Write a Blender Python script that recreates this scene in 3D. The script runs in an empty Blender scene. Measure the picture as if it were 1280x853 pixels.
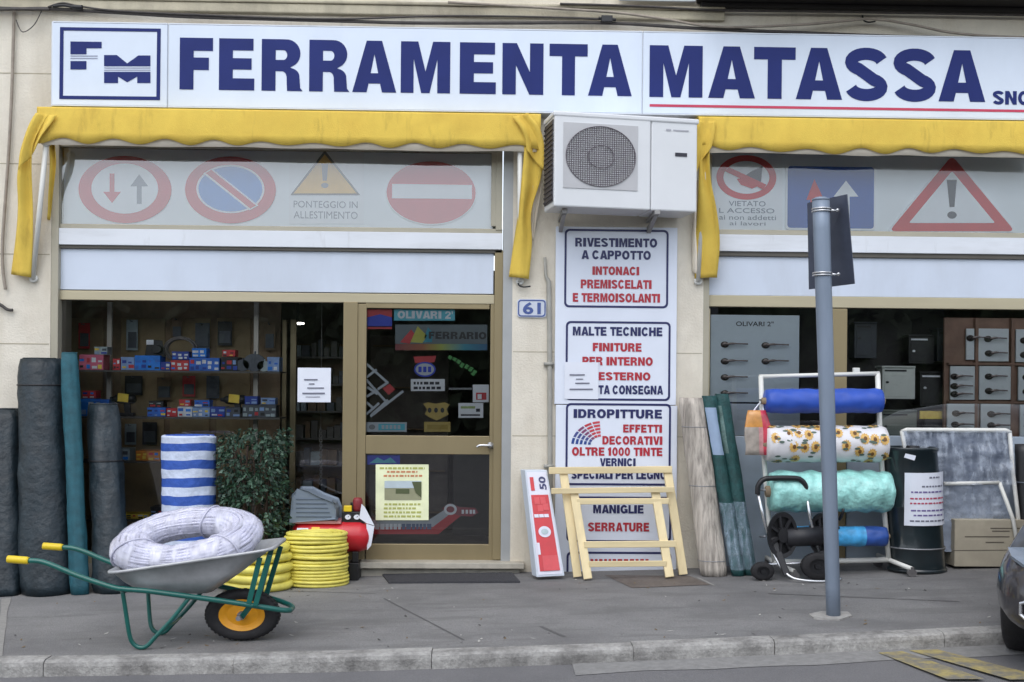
import bpy, math, random
from mathutils import Vector, Matrix, noise
from mathutils.geometry import tessellate_polygon
random.seed(7)
scene = bpy.context.scene
COL = scene.collection
PI = math.pi

# ------------------------------------------------------------------ camera
F_PX = 1350.0
HOR = 480.0
YAW = math.radians(1.46)
ROLL = 0.0085
CAM = Vector((-0.23, -9.0, 1.57))
FW = Vector((math.sin(YAW), math.cos(YAW), 0))
R0 = Vector((math.cos(YAW), -math.sin(YAW), 0))
ZU = Vector((0, 0, 1))
RT = R0 * math.cos(ROLL) + ZU * math.sin(ROLL)
UP = ZU * math.cos(ROLL) - R0 * math.sin(ROLL)
cd = bpy.data.cameras.new("camera")
cam = bpy.data.objects.new("camera", cd)
COL.objects.link(cam)
m = Matrix.Identity(4)
for i in range(3):
    m[i][0], m[i][1], m[i][2], m[i][3] = RT[i], UP[i], -FW[i], CAM[i]
cam.matrix_world = m
cd.sensor_width = 36.0
cd.lens = F_PX / 1280 * 36.0
cd.shift_y = (HOR - 426.5) / 1280.0
cd.clip_end = 400
scene.camera = cam

# ------------------------------------------------------------------ sky, sun, exposure
SUN_EL, SUN_AZ = math.radians(56), math.radians(196)     # azimuth from +Y clockwise
world = bpy.data.worlds.new("World")
scene.world = world
world.use_nodes = True
wn = world.node_tree.nodes
wl = world.node_tree.links
bg = wn["Background"]
sky = wn.new("ShaderNodeTexSky")
sky.sky_type = 'NISHITA'
sky.sun_disc = False
sky.sun_elevation = SUN_EL
sky.sun_rotation = SUN_AZ
sky.air_density = 1.0
sky.dust_density = 1.2
sky.ozone_density = 1.0
hs = wn.new("ShaderNodeHueSaturation")
hs.inputs['Saturation'].default_value = 0.42
wl.new(sky.outputs[0], hs.inputs['Color'])
wl.new(hs.outputs[0], bg.inputs[0])
bg.inputs[1].default_value = 0.15
sd = bpy.data.lights.new("sun", 'SUN')
sd.energy = 0.5
sd.angle = math.radians(55)
sd.color = (1.0, 0.98, 0.95)
sun = bpy.data.objects.new("sun", sd)
COL.objects.link(sun)
sdir = Vector((math.sin(SUN_AZ) * math.cos(SUN_EL), math.cos(SUN_AZ) * math.cos(SUN_EL), math.sin(SUN_EL)))
sun.rotation_euler = sdir.to_track_quat('Z', 'Y').to_euler()
sun.location = sdir * 30
scene.view_settings.view_transform = 'Standard'
scene.view_settings.look = 'None'
scene.view_settings.exposure = 0.93
scene.view_settings.gamma = 1
scene.view_settings.use_curve_mapping = False
scene.cycles.max_bounces = 8
scene.cycles.transparent_max_bounces = 16
scene.cycles.caustics_reflective = False
scene.cycles.caustics_refractive = False

# ------------------------------------------------------------------ measuring helpers
SLOPE = 0.026
def ray(px, py):
    return FW * F_PX + RT * (px - 640) - UP * (py - HOR)
def P(px, py, Y=0.0):
    d = ray(px, py)
    return CAM + d * ((Y - CAM.y) / d.y)
def px_m(Y):
    return (Y - CAM.y) / F_PX
def gz(x):
    return SLOPE * x
def G(px, py, dz=0.0):
    d = ray(px, py)
    t = (SLOPE * CAM.x + dz - CAM.z) / (d.z - SLOPE * d.x)
    return CAM + d * t
def RC(x0, y0, x1, y1, Y):
    xm, ym = (x0 + x1) / 2, (y0 + y1) / 2
    return (P(x0, ym, Y).x, P(x1, ym, Y).x, P(xm, y1, Y).z, P(xm, y0, Y).z)

# ------------------------------------------------------------------ materials
def S(r, g, b, k=1.0):
    def f(c):
        c /= 255.0
        return (c / 12.92 if c <= 0.04045 else ((c + 0.055) / 1.055) ** 2.4) * k
    return (f(r), f(g), f(b))
MATS = {}
def mat(name, col, rough=0.6, var=0.08, scale=6.0, bump=0.0, bscale=40.0, metal=0.0, spec=0.5, coat=0.0, trans=0.0, emis=None,
        stretch=None, col2=None, detail=4.0, fac=(0.35, 0.65), alpha=1.0, sheen=0.0):
    if name in MATS:
        return MATS[name]
    mt = bpy.data.materials.new(name)
    mt.use_nodes = True
    nt = mt.node_tree
    n, l = nt.nodes, nt.links
    b = n["Principled BSDF"]
    tc = n.new("ShaderNodeTexCoord")
    mp = n.new("ShaderNodeMapping")
    l.new(tc.outputs['Object'], mp.inputs[0])
    if stretch:
        mp.inputs['Scale'].default_value = stretch
    nz = n.new("ShaderNodeTexNoise")
    nz.inputs['Scale'].default_value = scale
    nz.inputs['Detail'].default_value = detail
    nz.inputs['Roughness'].default_value = 0.6
    l.new(mp.outputs[0], nz.inputs['Vector'])
    rp = n.new("ShaderNodeValToRGB")
    rp.color_ramp.elements[0].position = fac[0]
    rp.color_ramp.elements[1].position = fac[1]
    c1 = tuple(max(0, c * (1 - var)) for c in col)
    c2 = tuple(min(1, c * (1 + var)) for c in col) if col2 is None else col2
    rp.color_ramp.elements[0].color = (*c1, 1)
    rp.color_ramp.elements[1].color = (*c2, 1)
    l.new(nz.outputs[0], rp.inputs[0])
    l.new(rp.outputs[0], b.inputs['Base Color'])
    b.inputs['Roughness'].default_value = rough
    b.inputs['Metallic'].default_value = metal
    b.inputs['Specular IOR Level'].default_value = spec
    b.inputs['Coat Weight'].default_value = coat
    b.inputs['Transmission Weight'].default_value = trans
    b.inputs['Alpha'].default_value = alpha
    b.inputs['Sheen Weight'].default_value = sheen
    if emis:
        b.inputs['Emission Color'].default_value = (*emis[:3], 1)
        b.inputs['Emission Strength'].default_value = emis[3]
    if bump:
        nb = n.new("ShaderNodeTexNoise")
        nb.inputs['Scale'].default_value = bscale
        nb.inputs['Detail'].default_value = 5
        l.new(mp.outputs[0], nb.inputs['Vector'])
        bp = n.new("ShaderNodeBump")
        bp.inputs['Strength'].default_value = bump
        bp.inputs['Distance'].default_value = 0.02
        l.new(nb.outputs[0], bp.inputs['Height'])
        l.new(bp.outputs[0], b.inputs['Normal'])
    MATS[name] = mt
    return mt

def add_stain(mt, col, scale, lo, hi, amount=0.6, stretch=(1, 1, 1)):
    """a second, larger noise that stains the base colour"""
    nt = mt.node_tree
    n, l = nt.nodes, nt.links
    b = n["Principled BSDF"]
    src = b.inputs['Base Color'].links[0].from_socket
    tc = n.new("ShaderNodeTexCoord")
    mp = n.new("ShaderNodeMapping")
    mp.inputs['Scale'].default_value = stretch
    l.new(tc.outputs['Object'], mp.inputs[0])
    nz = n.new("ShaderNodeTexNoise")
    nz.inputs['Scale'].default_value = scale
    nz.inputs['Detail'].default_value = 8
    nz.inputs['Roughness'].default_value = 0.65
    l.new(mp.outputs[0], nz.inputs['Vector'])
    mr = n.new("ShaderNodeMapRange")
    mr.inputs[1].default_value = lo
    mr.inputs[2].default_value = hi
    mr.inputs[4].default_value = amount
    l.new(nz.outputs[0], mr.inputs[0])
    mx = n.new("ShaderNodeMix")
    mx.data_type = 'RGBA'
    l.new(mr.outputs[0], mx.inputs[0])
    l.new(src, mx.inputs[6])
    mx.inputs[7].default_value = (*col, 1)
    l.new(mx.outputs[2], b.inputs['Base Color'])
    return mt

def glass_mat(name, tint, refl, rough=0.0):
    if name in MATS:
        return MATS[name]
    mt = bpy.data.materials.new(name)
    mt.use_nodes = True
    n, l = mt.node_tree.nodes, mt.node_tree.links
    n.remove(n["Principled BSDF"])
    out = n["Material Output"]
    tr = n.new("ShaderNodeBsdfTransparent")
    tr.inputs[0].default_value = (*tint, 1)
    gl = n.new("ShaderNodeBsdfGlossy")
    gl.inputs['Roughness'].default_value = rough
    gl.inputs['Color'].default_value = (1, 1, 1, 1)
    lw = n.new("ShaderNodeFresnel")
    lw.inputs[0].default_value = 1.5
    mt_ = n.new("ShaderNodeMath")
    mt_.operation = 'MULTIPLY'
    mt_.inputs[1].default_value = refl
    mt_.use_clamp = True
    l.new(lw.outputs[0], mt_.inputs[0])
    mx = n.new("ShaderNodeMixShader")
    l.new(mt_.outputs[0], mx.inputs[0])
    l.new(tr.outputs[0], mx.inputs[1])
    l.new(gl.outputs[0], mx.inputs[2])
    l.new(mx.outputs[0], out.inputs[0])
    MATS[name] = mt
    return mt

def film_mat(name, col, alpha, bump=0.9):
    """crumpled clear plastic film"""
    mt = mat(name, col, rough=0.18, var=0.15, scale=9, bump=bump, bscale=14, alpha=alpha, spec=0.8)
    n, l = mt.node_tree.nodes, mt.node_tree.links
    b = n["Principled BSDF"]
    if not b.inputs['Alpha'].links:
        tc = n.new("ShaderNodeTexCoord")
        nz = n.new("ShaderNodeTexNoise")
        nz.inputs['Scale'].default_value = 7
        nz.inputs['Detail'].default_value = 6
        nz.inputs['Distortion'].default_value = 0.5
        mp = n.new('ShaderNodeMapping')
        mp.inputs['Rotation'].default_value = (0, 0.6, 0)
        mp.inputs['Scale'].default_value = (2.6, 1, 0.55)
        l.new(tc.outputs['Object'], mp.inputs[0])
        l.new(mp.outputs[0], nz.inputs['Vector'])
        mr = n.new("ShaderNodeMapRange")
        mr.inputs[1].default_value = 0.38
        mr.inputs[2].default_value = 0.66
        mr.inputs[3].default_value = alpha * 0.35
        mr.inputs[4].default_value = min(1, alpha * 1.7)
        l.new(nz.outputs[0], mr.inputs[0])
        l.new(mr.outputs[0], b.inputs['Alpha'])
    return mt

WALL = mat('cream_plaster', S(222, 215, 200), 0.85, 0.05, 5, 0.25, 60)
add_stain(WALL, S(174, 160, 136), 1.6, 0.42, 0.75, 0.55, (1, 1, 0.3))
add_stain(WALL, S(120, 110, 96), 5, 0.6, 0.8, 0.5, (1, 1, 0.15))
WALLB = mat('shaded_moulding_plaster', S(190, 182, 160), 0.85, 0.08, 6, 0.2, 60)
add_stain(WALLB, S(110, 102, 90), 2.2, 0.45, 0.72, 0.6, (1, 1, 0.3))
BALC = mat('near_black_soffit', S(38, 36, 36), 0.8, 0.2, 4)  # one near-black colour for the whole balcony slab and its underside
SIGNW = mat('sign_acrylic', S(214, 224, 238), 0.28, 0.025, 1.2, spec=0.4)
SIGNE = mat('sign_edge', S(200, 205, 212), 0.4, 0.05, 4, metal=0.3)
NAVY = mat('navy_vinyl', S(32, 44, 106), 0.5, 0.06, 3, spec=0.2)
NAVYT = mat('navy_text', S(38, 42, 92), 0.4, 0.08, 5)
CRIM = mat('crimson_text', S(176, 44, 58), 0.4, 0.08, 5)
ALU = mat('aluminium_jamb', S(168, 170, 170), 0.42, 0.06, 3, metal=0.25)
BEIGE = mat('beige_aluminium', S(172, 166, 148), 0.45, 0.05, 3, metal=0.15)
GOLD = mat('bronze_aluminium', S(146, 132, 100), 0.42, 0.06, 3, metal=0.35, stretch=(1, 1, 0.2))
GOLDL = mat('pale_bronze_aluminium', S(184, 174, 146), 0.42, 0.06, 3, metal=0.25, stretch=(0.3, 1, 1))
WPANEL = mat('white_panel', S(205, 214, 228), 0.4, 0.03, 2)
add_stain(WPANEL, S(168, 172, 178), 1.3, 0.45, 0.8, 0.5, (1, 1, 0.25))
add_stain(SIGNW, S(186, 196, 208), 0.8, 0.45, 0.8, 0.5, (1, 1, 0.5))
WBAND = mat('white_band', S(222, 226, 232), 0.4, 0.03, 2)
add_stain(WBAND, S(120, 116, 108), 9, 0.6, 0.8, 0.35, (1, 1, 0.2))
add_stain(WBAND, S(150, 150, 145), 3, 0.5, 0.8, 0.35, (0.3, 1, 2))
DARKL = mat('dark_channel', S(92, 88, 80), 0.6, 0.1, 4)
STONE = mat('pale_doorstep_stone', S(180, 174, 160), 0.6, 0.08, 12, 0.1, 60)
add_stain(STONE, S(110, 104, 95), 5, 0.45, 0.75, 0.5)
GBASE = mat('grey_base_panel', S(160, 172, 184), 0.35, 0.1, 3, metal=0.1)
GLASS = glass_mat('window_glass', (0.93, 0.94, 0.93), 2.3)
GLASST = glass_mat('transom_glass', (0.98, 0.99, 0.99), 3.3)
INT = mat('shop_interior_brown', S(128, 108, 86), 0.8, 0.2, 2)
INTD = mat('shop_interior_dark', S(112, 104, 98), 0.8, 0.3, 2)
YEL = mat('yellow_awning_canvas', S(226, 194, 84), 0.85, 0.05, 4, 0.25, 160)
add_stain(YEL, S(196, 156, 62), 2.2, 0.45, 0.75, 0.6)
add_stain(YEL, S(150, 118, 52), 6, 0.56, 0.8, 0.55, (2.5, 1, 0.5))
CREAMC = mat('cream_canvas_lining', S(242, 232, 214), 0.85, 0.06, 5)
WMET = mat('white_painted_metal', S(218, 218, 212), 0.35, 0.04, 6)
ACW = mat('air_conditioner_plastic', S(216, 218, 220), 0.38, 0.025, 3)
ACG = mat('air_conditioner_grille', S(108, 102, 108), 0.5, 0.08, 8)
BLK = mat('black_plastic', S(26, 26, 29), 0.45, 0.2, 6)
RUB = mat('black_rubber', S(30, 29, 31), 0.75, 0.2, 10, 0.2, 60)
STEEL = mat('galvanised_steel', S(150, 152, 156), 0.42, 0.14, 7, metal=0.55)
CHROME = mat('bright_steel', S(205, 206, 208), 0.22, 0.05, 6, metal=0.8)
DGREEN = mat('dark_green_enamel', S(18, 92, 84), 0.35, 0.12, 8, coat=0.3)
YELP = mat('yellow_grip_plastic', S(226, 196, 40), 0.45, 0.06, 8)
ORANGE = mat('yellow_orange_rim', S(232, 160, 26), 0.4, 0.08, 8)
PAPER = mat('white_paper', S(226, 230, 240), 0.8, 0.02, 3)
INK = mat('grey_ink', S(110, 112, 128), 0.7, 0.1, 10)
INKD = mat('dark_ink', S(52, 52, 62), 0.7, 0.1, 10)
WOOD = mat('pale_pine', S(224, 206, 162), 0.6, 0.12, 9, 0.06, 60, stretch=(1, 1, 0.12))
WOODH = mat('pale_pine_rail', S(226, 208, 164), 0.6, 0.12, 9, 0.06, 60, stretch=(0.12, 1, 1))
ROLLD = mat('dark_navy_fabric', S(24, 37, 44), 0.5, 0.3, 7, 0.6, 16)
ROLLT = mat('teal_mesh_fabric', S(28, 82, 94), 0.7, 0.2, 12, 0.3, 120)
REDP = mat('red_enamel', S(196, 34, 44), 0.35, 0.08, 6, coat=0.2)
GREYP = mat('blue_grey_plastic', S(118, 130, 144), 0.5, 0.06, 6)

# ------------------------------------------------------------------ mesh helpers
class MB:
    def __init__(s):
        s.v, s.f, s.m = [], [], []
    def add(s, vs, fs, mi=0):
        o = len(s.v)
        s.v += [Vector(v) for v in vs]
        for f in fs:
            s.f.append([i + o for i in f])
            s.m.append(mi)
        return s
    def box(s, x0, x1, y0, y1, z0, z1, mi=0):
        v = [(x, y, z) for x in (x0, x1) for y in (y0, y1) for z in (z0, z1)]
        return s.add(v, [(0, 1, 3, 2), (4, 6, 7, 5), (0, 4, 5, 1), (2, 3, 7, 6), (0, 2, 6, 4), (1, 5, 7, 3)], mi)
    def pbox(s, x0, y0, x1, y1, Y, depth, mi=0):
        X0, X1, Z0, Z1 = RC(x0, y0, x1, y1, Y)
        return s.box(X0, X1, Y, Y + depth, Z0, Z1, mi)
    def hexa(s, front, back, mi=0):
        """front/back: four corners each, same order"""
        v = list(front) + list(back)
        return s.add(v, [(0, 1, 2, 3), (7, 6, 5, 4), (0, 4, 5, 1), (1, 5, 6, 2), (2, 6, 7, 3), (3, 7, 4, 0)], mi)
    def quad(s, a, b, c, d, mi=0):
        return s.add([a, b, c, d], [(0, 1, 2, 3)], mi)
    def poly(s, loops, mi=0):
        """flat filled polygon with holes, loops of 3-D points"""
        loops = [[Vector(p) for p in lp] for lp in loops]
        tri = tessellate_polygon(loops)
        flat = [p for lp in loops for p in lp]
        return s.add(flat, [tuple(t) for t in tri], mi)
    def prism(s, pts, d, mi=0):
        """closed polygon of 3-D points pushed along d"""
        pts = [Vector(p) for p in pts]
        n = len(pts)
        tri = [tuple(t) for t in tessellate_polygon([pts])]
        d = Vector(d)
        s.add(pts + [p + d for p in pts], tri + [tuple(i + n for i in reversed(t)) for t in tri] +
              [(i, (i + 1) % n, (i + 1) % n + n, i + n) for i in range(n)], mi)
        return s
    def tube(s, pts, r, n=8, mi=0, closed=False, cap=True):
        pts = [Vector(p) for p in pts]
        k = len(pts)
        rr = r if isinstance(r, (list, tuple)) else [r] * k
        ref = None
        rings = []
        for i in range(k):
            if closed:
                t = pts[(i + 1) % k] - pts[i - 1]
            else:
                t = pts[min(i + 1, k - 1)] - pts[max(i - 1, 0)]
            if t.length < 1e-9:
                t = Vector((0, 0, 1))
            t.normalize()
            if ref is None:
                ref = Vector((0, 0, 1)) if abs(t.z) < 0.9 else Vector((1, 0, 0))
            u = ref - t * ref.dot(t)
            if u.length < 1e-6:
                u = t.orthogonal()
            u.normalize()
            ref = u
            w = t.cross(u)
            rings.append([pts[i] + (u * math.cos(a) + w * math.sin(a)) * rr[i] for a in [2 * PI * j / n for j in range(n)]])
        vs = [p for rg in rings for p in rg]
        fs = []
        for i in range(k if closed else k - 1):
            a, b = i * n, ((i + 1) % k) * n
            for j in range(n):
                fs.append((a + j, a + (j + 1) % n, b + (j + 1) % n, b + j))
        if cap and not closed:
            fs.append(tuple(reversed(range(n))))
            fs.append(tuple((k - 1) * n + j for j in range(n)))
        return s.add(vs, fs, mi)
    def rings(s, rings, mi=0, cap0=True, cap1=True, closed=True, mfun=None):
        n = len(rings[0])
        o = len(s.v)
        for rg in rings:
            s.v += [Vector(p) for p in rg]
        for i in range(len(rings) - 1):
            for j in range(n if closed else n - 1):
                a, b = o + i * n, o + (i + 1) * n
                s.f.append([a + j, a + (j + 1) % n, b + (j + 1) % n, b + j])
                s.m.append(mfun(i, j) if mfun else mi)
        if cap0:
            s.f.append(list(reversed([o + j for j in range(n)])))
            s.m.append(mfun(0, 0) if mfun else mi)
        if cap1:
            s.f.append([o + (len(rings) - 1) * n + j for j in range(n)])
            s.m.append(mfun(len(rings) - 2, 0) if mfun else mi)
        return s
    def lathe(s, c, axis, prof, n=24, sx=1.0, mi=0, mfun=None, cap0=True, cap1=True):
        """prof: (radius, along) pairs about axis 'X','Y' or 'Z' at c; sx widens along X"""
        c = Vector(c)
        out = []
        for r, h in prof:
            rg = []
            for j in range(n):
                a = 2 * PI * j / n
                p, q = r * math.cos(a), r * math.sin(a)
                if axis == 'Z':
                    v = Vector((p * sx, q, h))
                elif axis == 'Y':
                    v = Vector((p * sx, h, q))
                else:
                    v = Vector((h, p, q))
                rg.append(c + v)
            out.append(rg)
        return s.rings(out, mi, cap0, cap1, True, mfun)
    def text(s, body, x0, y0, x1, y1, Y, mi=0, bold=0.02):
        """lettering fitted to a pixel rectangle on the plane Y"""
        X0, X1, Z0, Z1 = RC(x0, y0, x1, y1, Y)
        vs, fs = text_geo(body, bold)
        s.add([(X0 + u * (X1 - X0), Y, Z0 + v * (Z1 - Z0)) for u, v in vs], fs, mi)
        return s
    def text_quad(s, body, tl, tr, br, bl, mi=0, bold=0.02):
        tl, tr, br, bl = (Vector(p) for p in (tl, tr, br, bl))
        vs, fs = text_geo(body, bold)
        s.add([(bl.lerp(br, u)).lerp(tl.lerp(tr, u), v) for u, v in vs], fs, mi)
        return s

TXT = {}
LETW = {}
LET = {}
def text_geo(body, bold):
    key = (body, bold)
    if key in TXT:
        return TXT[key]
    if bold == 'block':
        TXT[key] = block_geo(body)
        return TXT[key]
    cu = bpy.data.curves.new("lettering", 'FONT')
    cu.body = body
    cu.offset = bold
    cu.resolution_u = 3
    ob = bpy.data.objects.new("lettering", cu)
    COL.objects.link(ob)
    dg = bpy.context.evaluated_depsgraph_get()
    dg.update()
    me = ob.evaluated_get(dg).to_mesh()
    vs = [(v.co.x, v.co.y) for v in me.vertices]
    fs = [tuple(p.vertices) for p in me.polygons]
    ob.evaluated_get(dg).to_mesh_clear()
    bpy.data.objects.remove(ob)
    bpy.data.curves.remove(cu)
    xs, ys = [v[0] for v in vs], [v[1] for v in vs]
    ax, bx, ay, by = min(xs), max(xs), min(ys), max(ys)
    vs = [((x - ax) / (bx - ax), (y - ay) / (by - ay)) for x, y in vs]
    TXT[key] = (vs, fs)
    return TXT[key]

def offs(o):
    v = Vector((0, 0, 0))
    while o is not None:
        v += o.location
        o = o.parent
    return v
def tag(o, label=None, cat=None, group=None, kind=None):
    if label:
        o['label'] = label
    if cat:
        o['category'] = cat
    if group:
        o['group'] = group
    if kind:
        o['kind'] = kind
    return o
def thing(name, label, cat, loc, group=None):
    o = bpy.data.objects.new(name, None)
    o.empty_display_size = 0.1
    COL.objects.link(o)
    o.location = Vector(loc)
    return tag(o, label, cat, group)
def mk(name, mb, mats, parent=None, smooth=False, bevel=0.0, solid=0.0, sub=0, loc=None, bseg=2):
    me = bpy.data.meshes.new(name)
    off = offs(parent) if parent is not None else (Vector(loc) if loc is not None else Vector((0, 0, 0)))
    me.from_pydata([v - off for v in mb.v], [], mb.f)
    if not isinstance(mats, (list, tuple)):
        mats = [mats]
    for mm in mats:
        me.materials.append(mm)
    for p, mi in zip(me.polygons, mb.m):
        p.material_index = mi
        p.use_smooth = smooth
    me.validate()
    o = bpy.data.objects.new(name, me)
    COL.objects.link(o)
    if parent is not None:
        o.parent = parent
    elif loc is not None:
        o.location = off
    if solid:
        md = o.modifiers.new("solid", 'SOLIDIFY')
        md.thickness = solid
        md.offset = 0
    if bevel:
        md = o.modifiers.new("bevel", 'BEVEL')
        md.width = bevel
        md.segments = bseg
        md.limit_method = 'ANGLE'
        md.angle_limit = math.radians(40)
        if bseg > 1 and not smooth:
            md.harden_normals = False
    if sub:
        md = o.modifiers.new("sub", 'SUBSURF')
        md.levels = md.render_levels = sub
    return o
def cr(pts, n=6, closed=False):
    """Catmull-Rom through 3-D points"""
    pts = [Vector(p) for p in pts]
    k = len(pts)
    out = []
    for i in range(k if closed else k - 1):
        if closed:
            a, b, c, d = pts[i - 1], pts[i], pts[(i + 1) % k], pts[(i + 2) % k]
        else:
            a, b, c, d = pts[max(i - 1, 0)], pts[i], pts[i + 1], pts[min(i + 2, k - 1)]
        for j in range(n):
            t = j / n
            out.append(0.5 * ((2 * b) + (c - a) * t + (2 * a - 5 * b + 4 * c - d) * t * t + (3 * b - a - 3 * c + d) * t ** 3))
    if not closed:
        out.append(pts[-1])
    return out
def beam(mb, a, b, w, d, mi=0):
    """square timber between a and b, w in the facade plane, d in depth"""
    a, b = Vector(a), Vector(b)
    t = (b - a).normalized()
    y = Vector((0, 1, 0))
    u = t.cross(y).normalized()
    n = u.cross(t).normalized()
    f = [a + u * w / 2 - n * d / 2, a - u * w / 2 - n * d / 2, b - u * w / 2 - n * d / 2, b + u * w / 2 - n * d / 2]
    k = [p + n * d for p in f]
    mb.hexa(f, k, mi)
def ell(cx, cy, rx, ry, Y, n=48, a0=0.0, a1=2 * PI):
    c = P(cx, cy, Y)
    s_ = px_m(Y)
    return [c + Vector((math.cos(a0 + (a1 - a0) * i / n) * rx * s_, 0, math.sin(a0 + (a1 - a0) * i / n) * ry * s_)) for i in range(n)]
def pp(pts, Y):
    return [P(x, y, Y) for x, y in pts]
def rrect(x0, y0, x1, y1, r, Y, n=5):
    X0, X1, Z0, Z1 = RC(x0, y0, x1, y1, Y)
    r = r * px_m(Y)
    out = []
    for cx, cz, a in ((X1 - r, Z1 - r, 0), (X0 + r, Z1 - r, PI / 2), (X0 + r, Z0 + r, PI), (X1 - r, Z0 + r, 1.5 * PI)):
        for i in range(n + 1):
            t = a + PI / 2 * i / n
            out.append(Vector((cx + r * math.cos(t), Y, cz + r * math.sin(t))))
    return out
def nz(v, s):
    return noise.noise(Vector(v) * s)
def rough_cloth(o, lv=1):
    return o

# ================================================================== SETTING: road, kerb, pavement
KP = [G(0, 829), G(420, 822), G(850, 807.5), G(1260, 789)]
def kerb_y(x):
    if x <= KP[0].x:
        k0, k1 = KP[0], KP[1]
    elif x >= KP[-1].x:
        k0, k1 = KP[-2], KP[-1]
    else:
        for k0, k1 in zip(KP, KP[1:]):
            if k0.x <= x <= k1.x:
                break
    return k0.y + (k1.y - k0.y) * (x - k0.x) / (k1.x - k0.x)
def kerb_yc(x):
    return max(-3.6, min(-1.9, kerb_y(x)))
ASPH = mat('pavement_asphalt', S(132, 131, 130), 0.9, 0.16, 90, 0.5, 160)
add_stain(ASPH, S(96, 95, 96), 0.8, 0.40, 0.66, 0.7)
add_stain(ASPH, S(74, 73, 73), 14, 0.66, 0.72, 0.6)
add_stain(ASPH, S(104, 103, 102), 3.0, 0.5, 0.6, 0.5, (0.4, 1.6, 1))
add_stain(ASPH, S(146, 144, 140), 5.5, 0.6, 0.8, 0.5)
ROADM = mat('road_asphalt', S(112, 111, 112), 0.9, 0.12, 110, 0.4, 180)
add_stain(ROADM, S(84, 84, 86), 1.1, 0.45, 0.7, 0.5)
KERBM = mat('kerb_granite', S(162, 160, 156), 0.85, 0.18, 40, 0.4, 70)
add_stain(KERBM, S(84, 82, 80), 4.5, 0.44, 0.66, 0.75)
add_stain(KERBM, S(76, 74, 72), 20, 0.55, 0.75, 0.5)
xs = [-60 + i * 4 for i in range(13)] + [-8 + i * 0.5 for i in range(1, 40)] + [12 + i * 4 for i in range(13)]
xs = sorted(set(xs))
KH = 0.085
KW = 0.13
mb = MB()
for x0, x1 in zip(xs, xs[1:]):
    a0, a1 = kerb_yc(x0) + KW, kerb_yc(x1) + KW
    n = 5
    for i in range(n):
        t0, t1 = i / n, (i + 1) / n
        y0a, y0b = 0.5 + (a0 - 0.5) * t0, 0.5 + (a0 - 0.5) * t1
        y1a, y1b = 0.5 + (a1 - 0.5) * t0, 0.5 + (a1 - 0.5) * t1
        mb.quad((x0, y0b, gz(x0)), (x1, y1b, gz(x1)), (x1, y1a, gz(x1)), (x0, y0a, gz(x0)))
tag(mk('pavement', mb, ASPH), kind='structure')
mb = MB()
for x0, x1 in zip(xs, xs[1:]):
    mb.quad((x0, -70, gz(x0) - KH - 0.2), (x1, -70, gz(x1) - KH - 0.2), (x1, -5.5, gz(x1) - KH - 0.04), (x0, -5.5, gz(x0) - KH - 0.04))
    mb.quad((x0, -5.5, gz(x0) - KH - 0.04), (x1, -5.5, gz(x1) - KH - 0.04), (x1, kerb_yc(x1) + 0.1, gz(x1) - KH), (x0, kerb_yc(x0) + 0.1, gz(x0) - KH))
tag(mk('road', mb, ROADM), kind='structure')
mb = MB()
x = -12.0
rk = random.Random(3)
while x < 12:
    L = rk.uniform(0.75, 1.25)
    x1 = x + L - 0.004
    j = rk.uniform(-0.008, 0.008)
    jz = rk.uniform(-0.004, 0.006)
    seg = 8
    rg = []
    for i in range(seg + 1):
        xx = x + (x1 - x) * i / seg
        yy = kerb_yc(xx) + j
        w1 = nz((xx, 1, 0), 5) * 0.008
        w2 = nz((xx, 5, 0), 7) * 0.010
        z = gz(xx) + jz
        rg.append([(xx, yy + w2, z - KH - 0.05), (xx, yy + w1, z - 0.03), (xx, yy + 0.006 + w1, z - 0.008 + w2 * 0.3), (xx, yy + 0.03, z + 0.004), (xx, yy + KW, z + 0.004), (xx, yy + KW, z - KH)])
    mb.rings(rg)
    x += L
tag(mk('kerb', mb, KERBM, smooth=False), kind='structure')
# pale gutter strip and the yellow hatching at the right
GUT = mat('gutter_concrete', S(132, 131, 129), 0.85, 0.12, 20, 0.2, 90)
mb = MB()
for i in range(24):
    x0, x1 = 0.3 + i * 0.2, 0.5 + i * 0.2
    w0, w1 = 0.22 + nz((x0, 0, 0), 2) * 0.05, 0.22 + nz((x1, 0, 0), 2) * 0.05
    mb.quad((x0, kerb_yc(x0) - w0, gz(x0) - KH - 0.001), (x1, kerb_yc(x1) - w1, gz(x1) - KH - 0.001), (x1, kerb_yc(x1) + 0.05, gz(x1) - KH + 0.005), (x0, kerb_yc(x0) + 0.05, gz(x0) - KH + 0.005))
tag(mk('gutter', mb, GUT), kind='structure')
YLINE = mat('worn_yellow_road_paint', S(160, 146, 96), 0.85, 0.2, 30, fac=(0.3, 0.7))
add_stain(YLINE, S(114, 112, 108), 8, 0.40, 0.58, 0.9)
mb = MB()
for a, b, c, d in (((1098, 816), (1128, 814), (1190, 835), (1150, 836)), ((1136, 813), (1172, 812), (1258, 834), (1212, 835))):
    q = [G(*p, dz=-KH + 0.0055) for p in (a, b, c, d)]
    ext = [q[0], q[1], q[1] + (q[2] - q[1]) * 1.6, q[0] + (q[3] - q[0]) * 1.6]
    mb.poly([ext])
tag(mk('road_marking', mb, YLINE), kind='structure')
# dark metal plate set in the pavement below the trestle, with its pale edge
mb = MB()
mb.poly([[G(*p, dz=0.004) for p in ((756, 719), (862, 720), (888, 731), (790, 735))]])
tag(mk('pavement_cover', mb, add_stain(mat('rusty_cover', S(104, 96, 90), 0.8, 0.15, 30, 0.3, 60), S(74, 66, 60), 6, 0.4, 0.7, 0.6)), 'dark worn metal cover set into the pavement under the pine trestle', 'utility cover', kind=None)
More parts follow.
